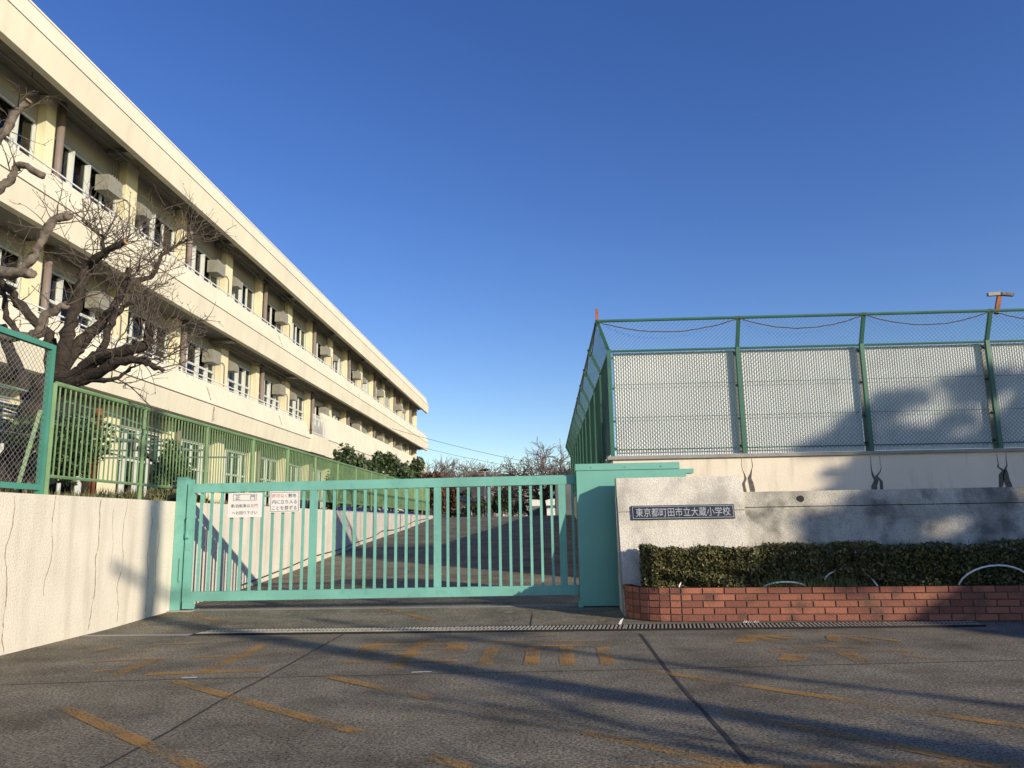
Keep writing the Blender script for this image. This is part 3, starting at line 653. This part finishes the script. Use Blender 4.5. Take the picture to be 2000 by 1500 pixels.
    # projecting upper beam above pilasters
wall.box(-26,WXp,WY1-.2,WY1,1.4,12.42); wall.box(-26,WXp,WY0,WY0+.2,1.4,12.42)
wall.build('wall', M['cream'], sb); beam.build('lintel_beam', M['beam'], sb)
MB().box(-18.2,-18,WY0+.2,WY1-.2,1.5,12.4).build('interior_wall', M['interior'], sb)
random.seed(21)
for (zf,zs,zh,zt) in FL:
    for y in mods:
        for a,bq in ((3.48,4.15),(7.28,7.66)):
            if y+a < WY0 or y+bq > WY1+.1: continue
            MB().box(WXp+.021,WXp+.27,y+a,y+bq,zf,zt-.02).build('pilaster', M['yellow'], sb)
        if y > WY0-.1 and y < WY1-1: MB().tube([(WXp+.36,y+.02,zf),(WXp+.36,y+.02,zt)],.10,10).build('downpipe', M['brownpipe'], sb, smooth=True)
def window(y0,y1,z0,z1,trans,parent=sb):
    xw = WXp-.06; f = MB(); t = .05; n = 4 if y1-y0 > 2 else 2
    f.box(xw-.03,xw+.05,y0,y0+t,z0,z1); f.box(xw-.03,xw+.05,y1-t,y1,z0,z1); f.box(xw-.03,xw+.05,y0+t,y1-t,z0,z0+t); f.box(xw-.03,xw+.05,y0+t,y1-t,z1-t,z1)
    if trans: f.box(xw-.03,xw+.055,y0+t,y1-t,trans-.04,trans+.04)
    for i in range(1,n):
        y = y0+(y1-y0)*i/n; f.box(xw-.028,xw+(.14 if random.random()<.5 else .05),y-.028,y+.028,z0+t,z1-t-random.choice((0,.06)))
    fo = f.build('window', M['frame'], parent)
    g = MB(); g.box(xw-.004,xw+.004,y0+t,y1-t,z0+t,z1-t); g.build('pane', M['glass'], fo)
    c = MB()
    for i in range(n):
        if random.random() < .88:
            a = y0+(y1-y0)*i/n+.05; e = a+(y1-y0)/n*random.choice((.35,.7,.95)); s = int((e-a)/.035); o = len(c.v)
            for k in range(s+1): yy_ = a+(e-a)*k/max(s,1); xx = xw-.06+.025*math.sin(k*1.9); c.v += [(xx,yy_,z0+.1),(xx,yy_,z1-.03)]
            for k in range(s): c.f.append((o+2*k,o+2*k+2,o+2*k+3,o+2*k+1))
    if c.v: c.build('curtain', M['curtain'], fo)
for fi,(zf,zs,zh,zt) in enumerate(FL):
    for y in mods:
        for a,bq in ((.3,3.48),(4.15,7.28)):
            if y+a < WY0 or y+bq > WY1: continue
            window(y+a,y+bq,zs,zh, zs+(zh-zs)*.62 if fi < 2 else None)
def hood(y, z, w_, kind):
    m = MB(); x0 = WXp+.03; d = .42
    prof = [(x0,z-.22),(x0+d,z-.22),(x0+d,z+.02),(x0+d-.08,z+.16),(x0+d-.22,z+.24),(x0,z+.26)] if kind else [(x0,z-.25),(x0+d,z-.25),(x0+d,z+.25),(x0,z+.25)]
    m.ext_y(prof, y, y+w_); return m.build('ventilation_hood', M['hood'], sb)
for fi in (1,2):
    z = (7.82,11.5)[fi-1]; zt = FL[fi][3]
    for k,y in enumerate(mods[1:]):
        if y+7 > WY1: continue
        hood(y+2.25,z+.03,.75,0)
        m = MB()
        for dy in (.05,.18,.31):
            if fi == 2 or dy == .18: MB().tube([(WXp+.22,y+2.75+dy,z+.2),(WXp+.22,y+2.75+dy,zt-.28),(BX-.85,y+2.75+dy,zt-.16)],.026,6).build('vent_pipe', M['conduit'], sb)
        MB().tube([(WXp+.20,y+3.1,z-.02),(WXp+.31,y+3.55,z-.02),(WXp+.31,y+3.72,z-.12),(WXp+.31,y+3.74,z-.95)],.018,6).build('drain_hose', M['brownpipe'], sb)
        if (k+fi) % 3: hood(y+4.32,z+.05,.5,1)
for z,y0,xo in ((12.58,WY0,-.8),(12.5,29.5,-.95),(8.52,29.5,-.75),(8.46,29.5,-.95)):
    m = MB(); m.tube([(BX+xo,y0,z),(BX+xo,77,z)],.032,6); y = y0+.5
    while y < 77: m.bar((BX+xo,y,z),(BX+xo,y,z+.16),.02,.02,(0,1,0)); y += 2.6
    m.build('ceiling_conduit', M['conduit'], sb)
for y,z in ((21.5,12.7),(29.4,12.7),(29.4,8.58),(37.2,8.58),(37.2,12.7),(45,12.7),(52.8,12.7),(60.6,12.7)): MB().box(BX-1.25,BX-.36,y,y+.45,z-.06,z+.07).build('junction_box', M['greymetal'], sb)
# rust streaks and small ladders marks on the balcony walls
m = MB(); random.seed(12)
for y,zt,zb in ((27.2,5.5,4.98),(34.2,9.9,9.35),(27.0,6.2,5.7),(34.6,6.2,5.75),(49,9.6,9.35)):
    for i in range(9):
        z = zt-(zt-zb)*i/9; xx = BX-.30*(z-9.3)/.82 if z > 9.3 else BX-.30*max(0,(z-5.6))/.86
        m.box(xx+.004,xx+.012,y,y+random.uniform(.04,.1),z,z+.03)
m.build('weathering_marks', M['palebark'], sb)

# ------------------------------------------------------------ left trees
LIMB = {'L0': [(-7.16, 9.9, 1.71), (-7.05, 9.9, 2.12), (-6.89, 9.9, 2.59), (-6.71, 9.9, 3.0), (-6.61, 9.9, 3.25)],
 'L0b': [(-7.01, 9.95, 2.39), (-7.15, 10.1, 3.12), (-7.48, 10.2, 3.66), (-7.71, 10.3, 4.06)],
 'L1': [(-6.61, 9.9, 3.25), (-6.52, 9.85, 3.36), (-6.43, 9.8, 3.73), (-6.37, 9.8, 4.06), (-6.27, 9.75, 4.45), (-6.19, 9.7, 4.7), (-5.95, 9.6, 4.8), (-5.76, 9.5, 4.87), (-5.48, 9.4, 4.93)],
 'L1b': [(-5.9, 9.6, 4.82), (-5.9, 9.6, 5.04), (-6.0, 9.6, 5.15), (-6.3, 9.7, 5.38)],
 'L2': [(-6.58, 9.9, 3.25), (-6.34, 10.0, 3.77), (-6.18, 10.1, 3.98), (-6.05, 10.1, 4.16), (-5.98, 10.2, 4.41), (-5.89, 10.2, 4.65), (-5.86, 10.2, 4.84)],
 'L2b': [(-5.89, 10.2, 4.65), (-5.61, 10.3, 4.73), (-5.51, 10.3, 4.88), (-5.5, 10.4, 5.11), (-5.34, 10.5, 5.28), (-5.15, 10.5, 5.41)],
 'L3': [(-6.57, 9.85, 3.13), (-6.4, 9.8, 3.17), (-6.12, 9.7, 3.25), (-5.88, 9.6, 3.39), (-5.6, 9.5, 3.43), (-5.28, 9.4, 3.47), (-5.1, 9.4, 3.53), (-5.09, 9.4, 3.68), (-5.1, 9.4, 3.82)],
 'L3b': [(-5.86, 9.6, 3.39), (-5.76, 9.6, 3.66), (-5.71, 9.6, 3.89), (-5.63, 9.7, 4.13), (-5.48, 9.7, 4.19)],
 'L4': [(-6.45, 9.8, 3.13), (-5.91, 9.6, 3.19), (-5.45, 9.4, 3.31), (-5.1, 9.3, 3.3), (-4.99, 9.3, 3.24), (-4.77, 9.2, 3.15)],
 'L5': [(-6.2, 9.7, 3.12), (-5.86, 9.6, 3.12), (-5.59, 9.5, 3.09), (-5.4, 9.5, 3.19), (-5.3, 9.5, 3.29)],
 'L7': [(-6.67, 9.9, 3.25), (-6.73, 9.9, 3.71), (-6.79, 9.9, 3.86), (-7.1, 9.8, 4.2), (-7.29, 9.8, 4.44), (-7.52, 9.8, 4.65)],
 'L11': [(-7.01, 9.7, 3.78), (-7.21, 9.7, 4.03), (-7.35, 9.8, 4.35), (-7.52, 9.8, 4.58)],
 'M6': [(-6.95, 8.9, 3.55), (-6.69, 8.9, 3.57), (-6.41, 8.9, 3.55), (-6.19, 8.9, 3.59), (-6.14, 8.9, 3.8), (-5.94, 8.9, 3.91), (-5.86, 8.9, 3.93)],
 'M8': [(-7.05, 8.9, 4.47), (-6.77, 8.9, 4.38), (-6.48, 8.8, 4.34), (-6.28, 8.8, 4.32)],
 'M8b': [(-6.56, 8.9, 4.39), (-6.37, 8.9, 4.54), (-6.32, 8.9, 4.7), (-6.21, 8.9, 4.92), (-6.14, 8.9, 5.05), (-5.95, 8.9, 5.11)],
 'M9': [(-7.06, 8.8, 5.28), (-6.81, 8.8, 5.45), (-6.67, 8.8, 5.6), (-6.64, 8.8, 5.75), (-6.56, 8.8, 5.76), (-6.27, 8.8, 5.6)],
 'M10': [(-7.12, 8.8, 5.87), (-6.89, 8.8, 6.17), (-6.77, 8.8, 6.37), (-6.67, 8.8, 6.54), (-6.56, 8.8, 6.65)],
 'M0': [(-6.94, 9.0, 1.61), (-7.06, 9.0, 2.67), (-7.1, 9.0, 3.64), (-7.16, 9.0, 4.51), (-7.26, 9.0, 5.41), (-7.28, 8.9, 6.0)]}
RAD = {'L0':(.24,.17),'L0b':(.12,.075),'L1':(.13,.045),'L1b':(.035,.012),'L2':(.11,.05),'L2b':(.05,.014),'L3':(.14,.05),'L3b':(.07,.03),'L4':(.10,.03),'L5':(.05,.015),'L7':(.10,.05),'L11':(.05,.035),
 'M6':(.09,.055),'M8':(.09,.075),'M8b':(.065,.06),'M9':(.065,.05),'M10':(.065,.05),'M0':(.2,.1)}
def smooth_path(P, sub=4):
    P = [Vector(p) for p in P]; out = []
    for i in range(len(P)-1):
        p0 = P[max(i-1,0)]; p1 = P[i]; p2 = P[i+1]; p3 = P[min(i+2,len(P)-1)]
        for k in range(sub):
            t = k/sub; out.append(.5*((2*p1)+(p2-p0)*t+(2*p0-5*p1+4*p2-p3)*t*t+(3*p1-p0-3*p2+p3)*t**3))
    out.append(P[-1]); return out
def twig(mb, p, d, ln, r, depth, upb=.35, seglen=.07, ns=4):
    n = max(3,int(ln/seglen)); pts = [p.copy()]; q = p.copy(); dd = d.copy()
    for i in range(n):
        dd = (dd+Vector((random.gauss(0,.16),random.gauss(0,.16),random.gauss(0,.12)+upb*.12))).normalized()
        q = q+dd*(ln/n); pts.append(q.copy())
        if depth > 0 and i > 0 and random.random() < .62:
            side = dd.cross(Vector((random.gauss(0,1),random.gauss(0,1),random.gauss(0,1)))).normalized()
            twig(mb, q, (dd*.55+side*.8+Vector((0,0,.25))).normalized(), ln*random.uniform(.3,.6)*(1-i/n*.45), r*.62, depth-1, upb, seglen, ns)
    rs = [r*(1-.65*i/n) for i in range(n+1)]; mb.tube(pts, rs, ns, cap=False)
    mb.tube([pts[-1],pts[-1]+dd*.018,pts[-1]+dd*.034],[rs[-1]*1.2,rs[-1]*2.1,rs[-1]*.5],4,cap=False)
def pruned_tree(name, keys, tw, label, matn, seed, dens, cuts):
    random.seed(seed); t0 = LIMB[keys[0]][0]
    root = thing(name, label, 'tree', (t0[0],t0[1],1.55), 'pruned bare trees behind the left fence')
    tr_ = MB(); tg = MB()
    for kk in keys:
        P = smooth_path(LIMB[kk]); r0, r1 = (q*(.85 if kk != 'L0' else .95) for q in RAD[kk]); n = len(P)
        if kk in ('L0','M0'): P[0] = Vector((P[0].x,P[0].y,1.45))
        rs = [(r0+(r1-r0)*i/(n-1))*(1+random.uniform(-.13,.13)) for i in range(n)]
        if kk == 'L0': rs[0] *= 1.3
        P = [p+Vector((random.gauss(0,.008),random.gauss(0,.01),random.gauss(0,.008))) for p in P]
        o = len(tr_.v); tr_.tube(P, rs, 10)
        if kk in tw:
            for i in range(n):
                if i < n*tw[kk][1]: continue
                for _ in range(tw[kk][0] if random.random() < .5 else 0):
                    d = Vector((random.gauss(.1,.55),random.gauss(-.1,.55),random.uniform(-.1,1.1))).normalized()
                    twig(tg, P[i], d, random.uniform(.25,.75)*dens, random.uniform(.006,.0105), 2)
        for vi in range(o, len(tr_.v)):
            pi = P[min((vi-o)//10, n-1)]; v = Vector(tr_.v[vi])-pi; tr_.v[vi] = tuple(pi+v*random.uniform(.84,1.14))
        if kk in ('L2','L2b','L3','L3b','L4','L1'):
            for _ in range(7):
                i = random.randrange(n//2, n); twig(tg, P[i], Vector((random.uniform(.5,1.1),random.uniform(-.3,.3),random.uniform(.0,.8))).normalized(), random.uniform(.5,.95), random.uniform(.006,.011), 2)
        for _ in range(2 if kk not in ('L0','M0') else 6):   # knobs
            i = random.randrange(n); d = Vector((random.gauss(0,1),random.gauss(0,1),random.gauss(0,1))).normalized(); tr_.tube([P[i],P[i]+d*rs[i]*1.0,P[i]+d*rs[i]*1.25],[rs[i]*.8,rs[i]*.6,rs[i]*.3],7)
    tr_.build('trunk', M[matn], root, smooth=True); tg.build('twigs', M['twig'], root)
    c = MB()
    for kk in cuts:
        P = LIMB[kk]; a = Vector(P[-1]); d = (a-Vector(P[-2])).normalized(); c.tube([a+d*.002,a+d*.014],RAD[kk][1]*.9,12)
    if cuts: c.build('cut_ends', M['cutwood'], root)
pruned_tree('bare_tree', ['L0','L0b','L1','L1b','L2','L2b','L3','L3b','L4','L5','L7','L11'],
  {'L1':(2,.4),'L1b':(3,.2),'L2':(2,.3),'L2b':(3,.1),'L3':(2,.45),'L3b':(3,.4),'L4':(1,.5),'L5':(1,.4),'L7':(2,.3),'L11':(2,.2)},
  'dark gnarled bare tree with a thick trunk behind the bar fence','bark',31,1.0,['L1','L2'])
pruned_tree('bare_tree', ['M0','M6','M8','M8b','M9','M10'],{'M6':(1,.4),'M8b':(1,.3),'M9':(1,.3),'M10':(1,.3),'M8':(1,.4)},
  'paler smooth barked pruned tree reaching in from the left edge','palebark',37,.9,['M10'])

# ------------------------------------------------------------ shrubs and things on the terrace
def clump(name, label, cat, c, rx, ry, rz_, n, size, mm, group=None, lobes=7, stem='bark', flat=0, seed=0):
    r = np.random.default_rng(seed+11); root = thing(name, label, cat, c, group); C_ = np.array(c); P = []
    for k in range(lobes):
        a = r.random()*6.28; q = r.random()**.5; cz = .35+r.random()*.55
        lc = C_+np.array([math.cos(a)*q*rx*.65, math.sin(a)*q*ry*.65, cz*rz_]); lr = np.array([rx,ry,rz_*.6])*r.uniform(.28,.5)
        m_ = n//lobes; v = r.normal(size=(m_,3)); v /= np.linalg.norm(v,axis=1)[:,None]; P.append(lc+v*lr*(r.random((m_,1))**.45))
    P = np.concatenate(P); quads('foliage', leaves(P,size,flat), M[mm], root)
    random.seed(seed); m = MB()
    for k in range(6):
        m.tube([(c[0]+random.uniform(-.06,.06)*rx,c[1]+random.uniform(-.06,.06),c[2]-.1),(c[0]+random.uniform(-.3,.3)*rx,c[1]+random.uniform(-.3,.3)*ry,c[2]+rz_*.5),(c[0]+random.uniform(-.6,.6)*rx,c[1]+random.uniform(-.6,.6)*ry,c[2]+rz_*.9)],[.03*rx,.02*rx,.008*rx],5)
    m.build('trunk', M[stem], root); return root
clump('shrub','glossy leaved shrub behind the near end of the bar fence','shrub',(-6.6,9.8,1.52),.75,.9,1.05,5200,.035,'bush',lobes=10,seed=1)
clump('shrub','small dark shrub low behind the chain link fence','shrub',(-7.3,8.6,1.52),.8,.7,1.25,5200,.035,'bush',lobes=9,seed=2)
clump('shrub','narrow spiky shrub beside the gate post behind the fence','shrub',(-6.9,13.9,1.52),.45,.5,1.15,2600,.04,'bush',lobes=7,seed=3)
# low dry plants
n = 5000; X = -5.62-rng.random(n)*1.6; Y = 8.2+rng.random(n)*9; B = np.stack([X,Y,np.full(n,1.5)],1)
mound = .18*np.exp(-((Y-11.9)/.8)**2); B[:,2] += mound
T = B+np.stack([rng.normal(0,.06,n),rng.normal(0,.06,n),.05+rng.random(n)*.16],1); wv = np.stack([np.full(n,.006),np.full(n,.004),np.zeros(n)],1)
tagset(quads('terrace_grass', np.stack([B-wv,B+wv,T],1), M['grass']),'dry grass and low weeds along the terrace edge','grass',kind='stuff')
m = MB(); 
for i in range(8):
    for j in range(9): 
        u = i/7; v = j/8; m.v.append((-5.62-u*1.4, 10.9+v*2.2, 1.5+.24*math.sin(math.pi*v)*math.cos(u*1.5)))
for i in range(7):
    for j in range(8): a = i*9+j; m.f.append((a,a+9,a+10,a+1))
tagset(m.build('grass_mound', M['grass'], smooth=True), kind='structure')
# pergola of pipes and poles
pg = thing('pergola','green pipe pergola with loose poles behind the bar fence','pergola',(-7.6,11,1.5))
MB().bar((-6.75,11.2,1.5),(-6.75,11.2,3.0),.07,.07,(0,1,0)).build('post', M['rust'], pg)
for x,y in ((-9.2,10.2),(-8.6,16.5)): MB().bar((x,y,1.5),(x,y,3.15),.06,.06,(0,1,0)).build('post', M['dgreen'], pg)
m = MB(); random.seed(14)
for i in range(34):
    y0 = random.uniform(7,11); x0 = random.uniform(-9.6,-6.9); z0 = random.uniform(2.62,3.12); ln = random.uniform(3,6.5)
    m.tube([(x0,y0,z0),(x0-.25+random.uniform(-.5,.4),y0+ln/2,z0+random.uniform(-.07,.07)),(x0-.6+random.uniform(-.8,.5),y0+ln,z0+random.uniform(-.14,.1))],random.uniform(.012,.026),6)
m.build('loose_poles', mat('bamboo_pole',(.20,.27,.21),.5,.4,2), pg)
m = MB()
for i in range(6): y = 8+i*1.7; m.tube([(-9.8,y,2.75),(-6.8,y+.2,2.72)],.02,6)
m.build('cross_pipe', M['greymetal'], pg)
tagset(MB().bar((-7.9,14.5,2.75),(-7.9,17.3,1.8),.06,.06).build('leaning_pole', M['bark']),'dark pole leaning behind the bar fence above the signs','pole')

# evergreen bushes beyond the fence end
BL = ['rounded evergreen bush nearest the bar fence, below the first floor windows','second evergreen bush along the school front, slightly lower','tall evergreen bush in front of the school wall','evergreen bush just left of the building end','last small evergreen bush at the corner of the building','low evergreen bush hidden partly by the fence top']
for i,(x,y,h,r_) in enumerate([(-9.9,38,3.7,1.5),(-9.6,41.5,3.2,1.4),(-9.2,45,4.1,1.5),(-8.9,49,4.0,1.5),(-8.3,52,3.3,1.2),(-9.0,35,2.4,1.2)]):
    clump('evergreen_bush', BL[i], 'bush', (x,y,1.45), r_, r_*1.2, h-.3, 5200, .13, 'bush', 'evergreen bushes in front of the school', 12, seed=40+i)
clump('red_bush','reddish brown leafy bush at the top of the drive','bush',(-7.0,44,1.4),1.5,1.5,2.7,5000,.10,'redbush',lobes=9,seed=60)
clump('red_bush','tall reddish brown shrub right behind the end of the stucco wall','bush',(-5.9,47,1.4),.9,1.0,2.7,4000,.09,'redbush',lobes=8,seed=61)
clump('conifer_tree','dark conifer behind the gate left of the pole','tree',(-6.6,58,1.4),1.3,1.3,2.2,5000,.14,'conifer',lobes=9,seed=62)
clump('conifer_tree','dark olive conifer behind the gate right of the pole','tree',(-3.4,56,1.4),.9,1.0,2.3,4000,.12,'conifer',lobes=8,seed=63)
clump('shrub','low grey green shrub at the crest of the drive','shrub',(-4.4,46,1.4),.9,.8,1.0,1500,.09,'conifer',lobes=6,seed=64)

def far_tree(name, label, base, h, spread, seed, group='bare trees beyond the drive', mm='fartwig', r0=.16, n1=9, tl=.32, rmin=.012):
    random.seed(seed); root = thing(name, label, 'tree', base, group); tk = MB(); tg = MB(); b0 = Vector(base)
    fork = b0+Vector((random.uniform(-.1,.1)*h,0,h*.28)); tk.tube([b0-Vector((0,0,.2)),b0+(fork-b0)*.6+Vector((.05,0,0)),fork],[r0*1.2,r0,r0*.85],8)
    def grow(p, d, ln, r, dep):
        n = 5; pts = [p.copy()]; q = p.copy(); dd = d.copy()
        for i in range(n):
            dd = (dd+Vector((random.gauss(0,.17),random.gauss(0,.17),random.gauss(.03,.1)))).normalized(); q = q+dd*ln/n; pts.append(q.copy())
            if dep > 0 and i >= 1:
                for _ in range(1 if random.random()<.6 else 2):
                    s = Vector((random.gauss(0,1),random.gauss(0,1),random.gauss(0,.7))).normalized()
                    grow(q, (dd*.8+s*.75).normalized(), ln*random.uniform(.45,.7), r*.55, dep-1)
        (tk if r > .03 else tg).tube(pts,[max(rmin,r*(1-.12*i)) for i in range(n+1)],4 if r < .03 else 6,cap=False)
    for k in range(n1):
        a = 6.283*k/n1+random.random(); d = Vector((math.cos(a)*spread,math.sin(a)*spread,random.uniform(.35,1.1))).normalized()
        grow(fork-Vector((0,0,random.random()*h*.08)), d, h*tl*random.uniform(.8,1.2)*1.15, r0*.5, 3)
    tk.build('trunk', M[mm], root); tg.build('crown', M[mm], root); return root
far_tree('bare_tree','spreading bare cherry tree beside the far end of the pool fence',(-.3,48,1.45),4.8,1.2,75,n1=14,tl=.36)
FT = [((-12.2,75,1.4),6.3),((-9.8,78,1.4),6.6),((-7.6,74,1.4),5.9),((-5.9,80,1.4),3.2),((-3.0,62,1.4),2.3),((-1.6,66,1.4),2.3),((-5.2,60,1.4),2.1)]
FLb = ['bare bushy tree immediately right of the school building end','wide bare tree behind the reddish bush','bare tree right of the reddish bush, tapering crown','low bare tree left of the blue house','thin bare tree behind the right part of the gate','small bare tree in front of the white house','small bare tree behind the lamp pole']
for i,(bse,h) in enumerate(FT): far_tree('bare_tree',FLb[i],bse,h,1.2,80+i,n1=11,tl=.40,r0=.13,rmin=.016)

# far houses
def house(name,label,x0,x1,y0,y1,z,zr,wm,rm='roof',hip=True,wins=2):
    root = thing(name,label,'house',((x0+x1)/2,y0,1.4)); MB().box(x0,x1,y0,y1,1.2,z).build('wall', M[wm], root)
    m = MB(); e = .4; cx0 = x0+(x1-x0)*.3; cx1 = x1-(x1-x0)*.3; cy = (y0+y1)/2
    m.add([(x0-e,y0-e,z),(x1+e,y0-e,z),(x1+e,y1+e,z),(x0-e,y1+e,z),(cx0,cy,zr),(cx1,cy,zr)],[(0,1,5,4),(1,2,5),(2,3,4,5),(3,0,4),(3,2,1,0)]); m.build('roof', M[rm], root)
    for i in range(wins):
        xx = x0+(x1-x0)*(i+.5)/wins; MB().box(xx-.45,xx+.45,y0-.03,y0+.02,z-1.7,z-.7).build('window', M['interior'], root)
    return root
house('house','pale blue house with dark roof far beyond the gate',-11.9,-8.9,120,128,8.2,9.3,'houseb')
house('house','cream house with dark hipped roof right of the blue house',-8.2,-4.4,112,120,7.2,8.4,'housew')
house('house','low wide house with grey roof behind the bare trees',-3.6,2.2,95,103,6.0,7.1,'housew')
house('house','white house seen through the right part of the gate',-1.3,.9,60,66,3.1,3.25,'white',wins=2)
house('house','small cream annex in front of the white house',-.1,1.1,57.5,59.5,2.35,2.4,'white',wins=1)
house('shed','pale shed with a pitched roof behind the gate, left of the lamp pole',-6.2,-5.1,50,53,2.5,3.0,'housew',wins=1)
house('house','dark roofed house behind the red bush',-8.5,-5.0,66,72,3.3,4.6,'kerbc')
house('building','small brown roofed building at the far end of the pool fence',.45,3.5,45,50,3.6,4.4,'interior')
lp = thing('lamp_pole','slender white lamp pole with a flat round top beyond the gate','lamp',(-4.05,50,1.4))
MB().tube([(-4.05,50,1.4),(-4.05,50,4.5)],.05,8).build('pole', M['white'], lp)
MB().tube([(-4.05,50,4.5),(-4.05,50,4.58),(-4.05,50,4.66)],[.12,.42,.05],14).build('lamp_head', M['dark'], lp)
# overhead wires
def wire(p,q,sag,r,label):
    pts = []; p = Vector(p); q = Vector(q)
    for i in range(21): t = i/20; v = p.lerp(q,t); v.z -= sag*4*t*(1-t); pts.append(v)
    tagset(MB().tube(pts,r,4).build('overhead_wire', M['cable']),label,'wire','overhead wires behind the gate')
wire((-12.0,59,8.55),(1.5,61,5.3),.25,.014,'upper overhead wire running down from the school towards the bare tree')
wire((-11.9,60,7.7),(1.5,62,4.9),.25,.011,'lower thin overhead wire running down from the school')
# litter
m = MB(); m.add([(.77,9.25,.01),(.80,9.24,.01),(.84,9.28,.09),(.80,9.27,.06)],[(0,1,2,3)]); m.add([(.772,9.256,.01),(.802,9.246,.01),(.842,9.286,.09),(.802,9.276,.06)],[(3,2,1,0)])
tagset(m.build('leaf_litter', M['white']),'small white scrap standing by the drain near the planter corner','litter')
m = MB(); random.seed(6)
for i in range(7): x = 2.22+i*.025; m.tube([(x,9.33,.01),(x+.015,9.33+random.uniform(-.02,.02),.03),(x+.03,9.34,.008)],.005,4)
tagset(m.build('litter', M['white']),'crumpled white scrap at the foot of the brickwork','litter')

# ------------------------------------------------------------ behind the camera: what casts the long shadows
S = Vector((-1,.82,-.41))
def behind(p, t): return Vector(p)-S*t
def upole(pt, t, h, r, label):
    b = behind(pt, t); root = thing('utility_pole',label,'pole',(b.x,b.y,0),'utility poles across the street')
    MB().tube([(b.x,b.y,-.1),(b.x,b.y,h)],[r,r*.7],12).build('pole', M['pole'], root)
    MB().bar((b.x-.7,b.y-.3,h-1),(b.x+.7,b.y+.3,h-1),.08,.1).build('crossarm', M['steel'], root); return b
b1 = upole((-.32,6.3,0),14,11,.21,'thick concrete utility pole across the street behind the viewer')
b2 = upole((1.31,6.6,0),16,8.5,.09,'thinner utility pole across the street behind the viewer')
b3 = upole((1.2,4.95,0),13,9.5,.12,'short utility pole behind the viewer, nearest the kerb')
def shade_tree(label, c, rx, ry, rzz, n, size, seed, lobes=14, trunk=3, f=1.):
    r = np.random.default_rng(seed); root = thing('evergreen_tree',label,'tree',(c[0],c[1],0),'evergreen trees across the street'); C_ = np.array(c); P = []
    for k in range(lobes):
        v = r.normal(size=3); v /= np.linalg.norm(v); lc = C_+v*np.array([rx,ry,rzz])*r.random()**.4*.85; lr = np.array([rx,ry,rzz])*r.uniform(.12,.27)*f
        m_ = n//lobes; q = r.normal(size=(m_,3)); q /= np.linalg.norm(q,axis=1)[:,None]; P.append(lc+q*lr*r.random((m_,1))**.4)
    quads('crown', leaves(np.concatenate(P),size), M['bush'], root)
    MB().tube([(c[0],c[1],-.1),(c[0]+.2,c[1],c[2]*.5),(c[0],c[1],c[2]+rzz*.5)],[.3,.24,.08],10).build('trunk', M['bark'], root)
T1 = behind((8.3,14,2.25),18); shade_tree('broad evergreen tree across the street behind the viewer, right',T1,3.9,3.0,1.5,9500,.14,15,lobes=95,f=.6)
T2 = behind((5.7,10.5,1.12),17); shade_tree('low evergreen tree across the street behind the viewer',T2,3.5,2.6,.78,9500,.15,6,lobes=60,f=.75)
T3 = behind((6.2,14,1.6),17); shade_tree('small evergreen tree between the other two across the street',T3,2.4,1.5,.9,2700,.13,8,lobes=34,f=.6)
far_tree('bare_tree','pruned bare street tree behind the viewer',(7.6,-2.2,0),4.3,1.0,93,group='street trees behind the viewer',mm='bark',r0=.13,n1=4,tl=.36,rmin=.008)
# house whose roof edge shades the right of the planter
hb = behind((4.0,9.32,0),12); e = Vector((.58,-1.33,0)).normalized()
rn = Vector((-e.y,e.x,0))
if rn.x < 0: rn = -rn
root = thing('house','two storey house across the street behind the viewer','house',(hb.x,hb.y,0))
P0 = hb-e*2.2; P1 = hb+e*9; Q1 = P1+rn*8; Q0 = P0+rn*8; zt = hb.z
m = MB(); m.ext_z([(P0.x+.3,P0.y-.5),(P1.x+.3,P1.y),(Q1.x,Q1.y),(Q0.x,Q0.y-.5)],-.1,zt-.12); m.build('wall', M['housew'], root)
m = MB(); m.ext_z([(P0.x,P0.y),(P1.x,P1.y),(Q1.x,Q1.y),(Q0.x,Q0.y)],zt-.118,zt); m.build('roof', M['roof'], root)
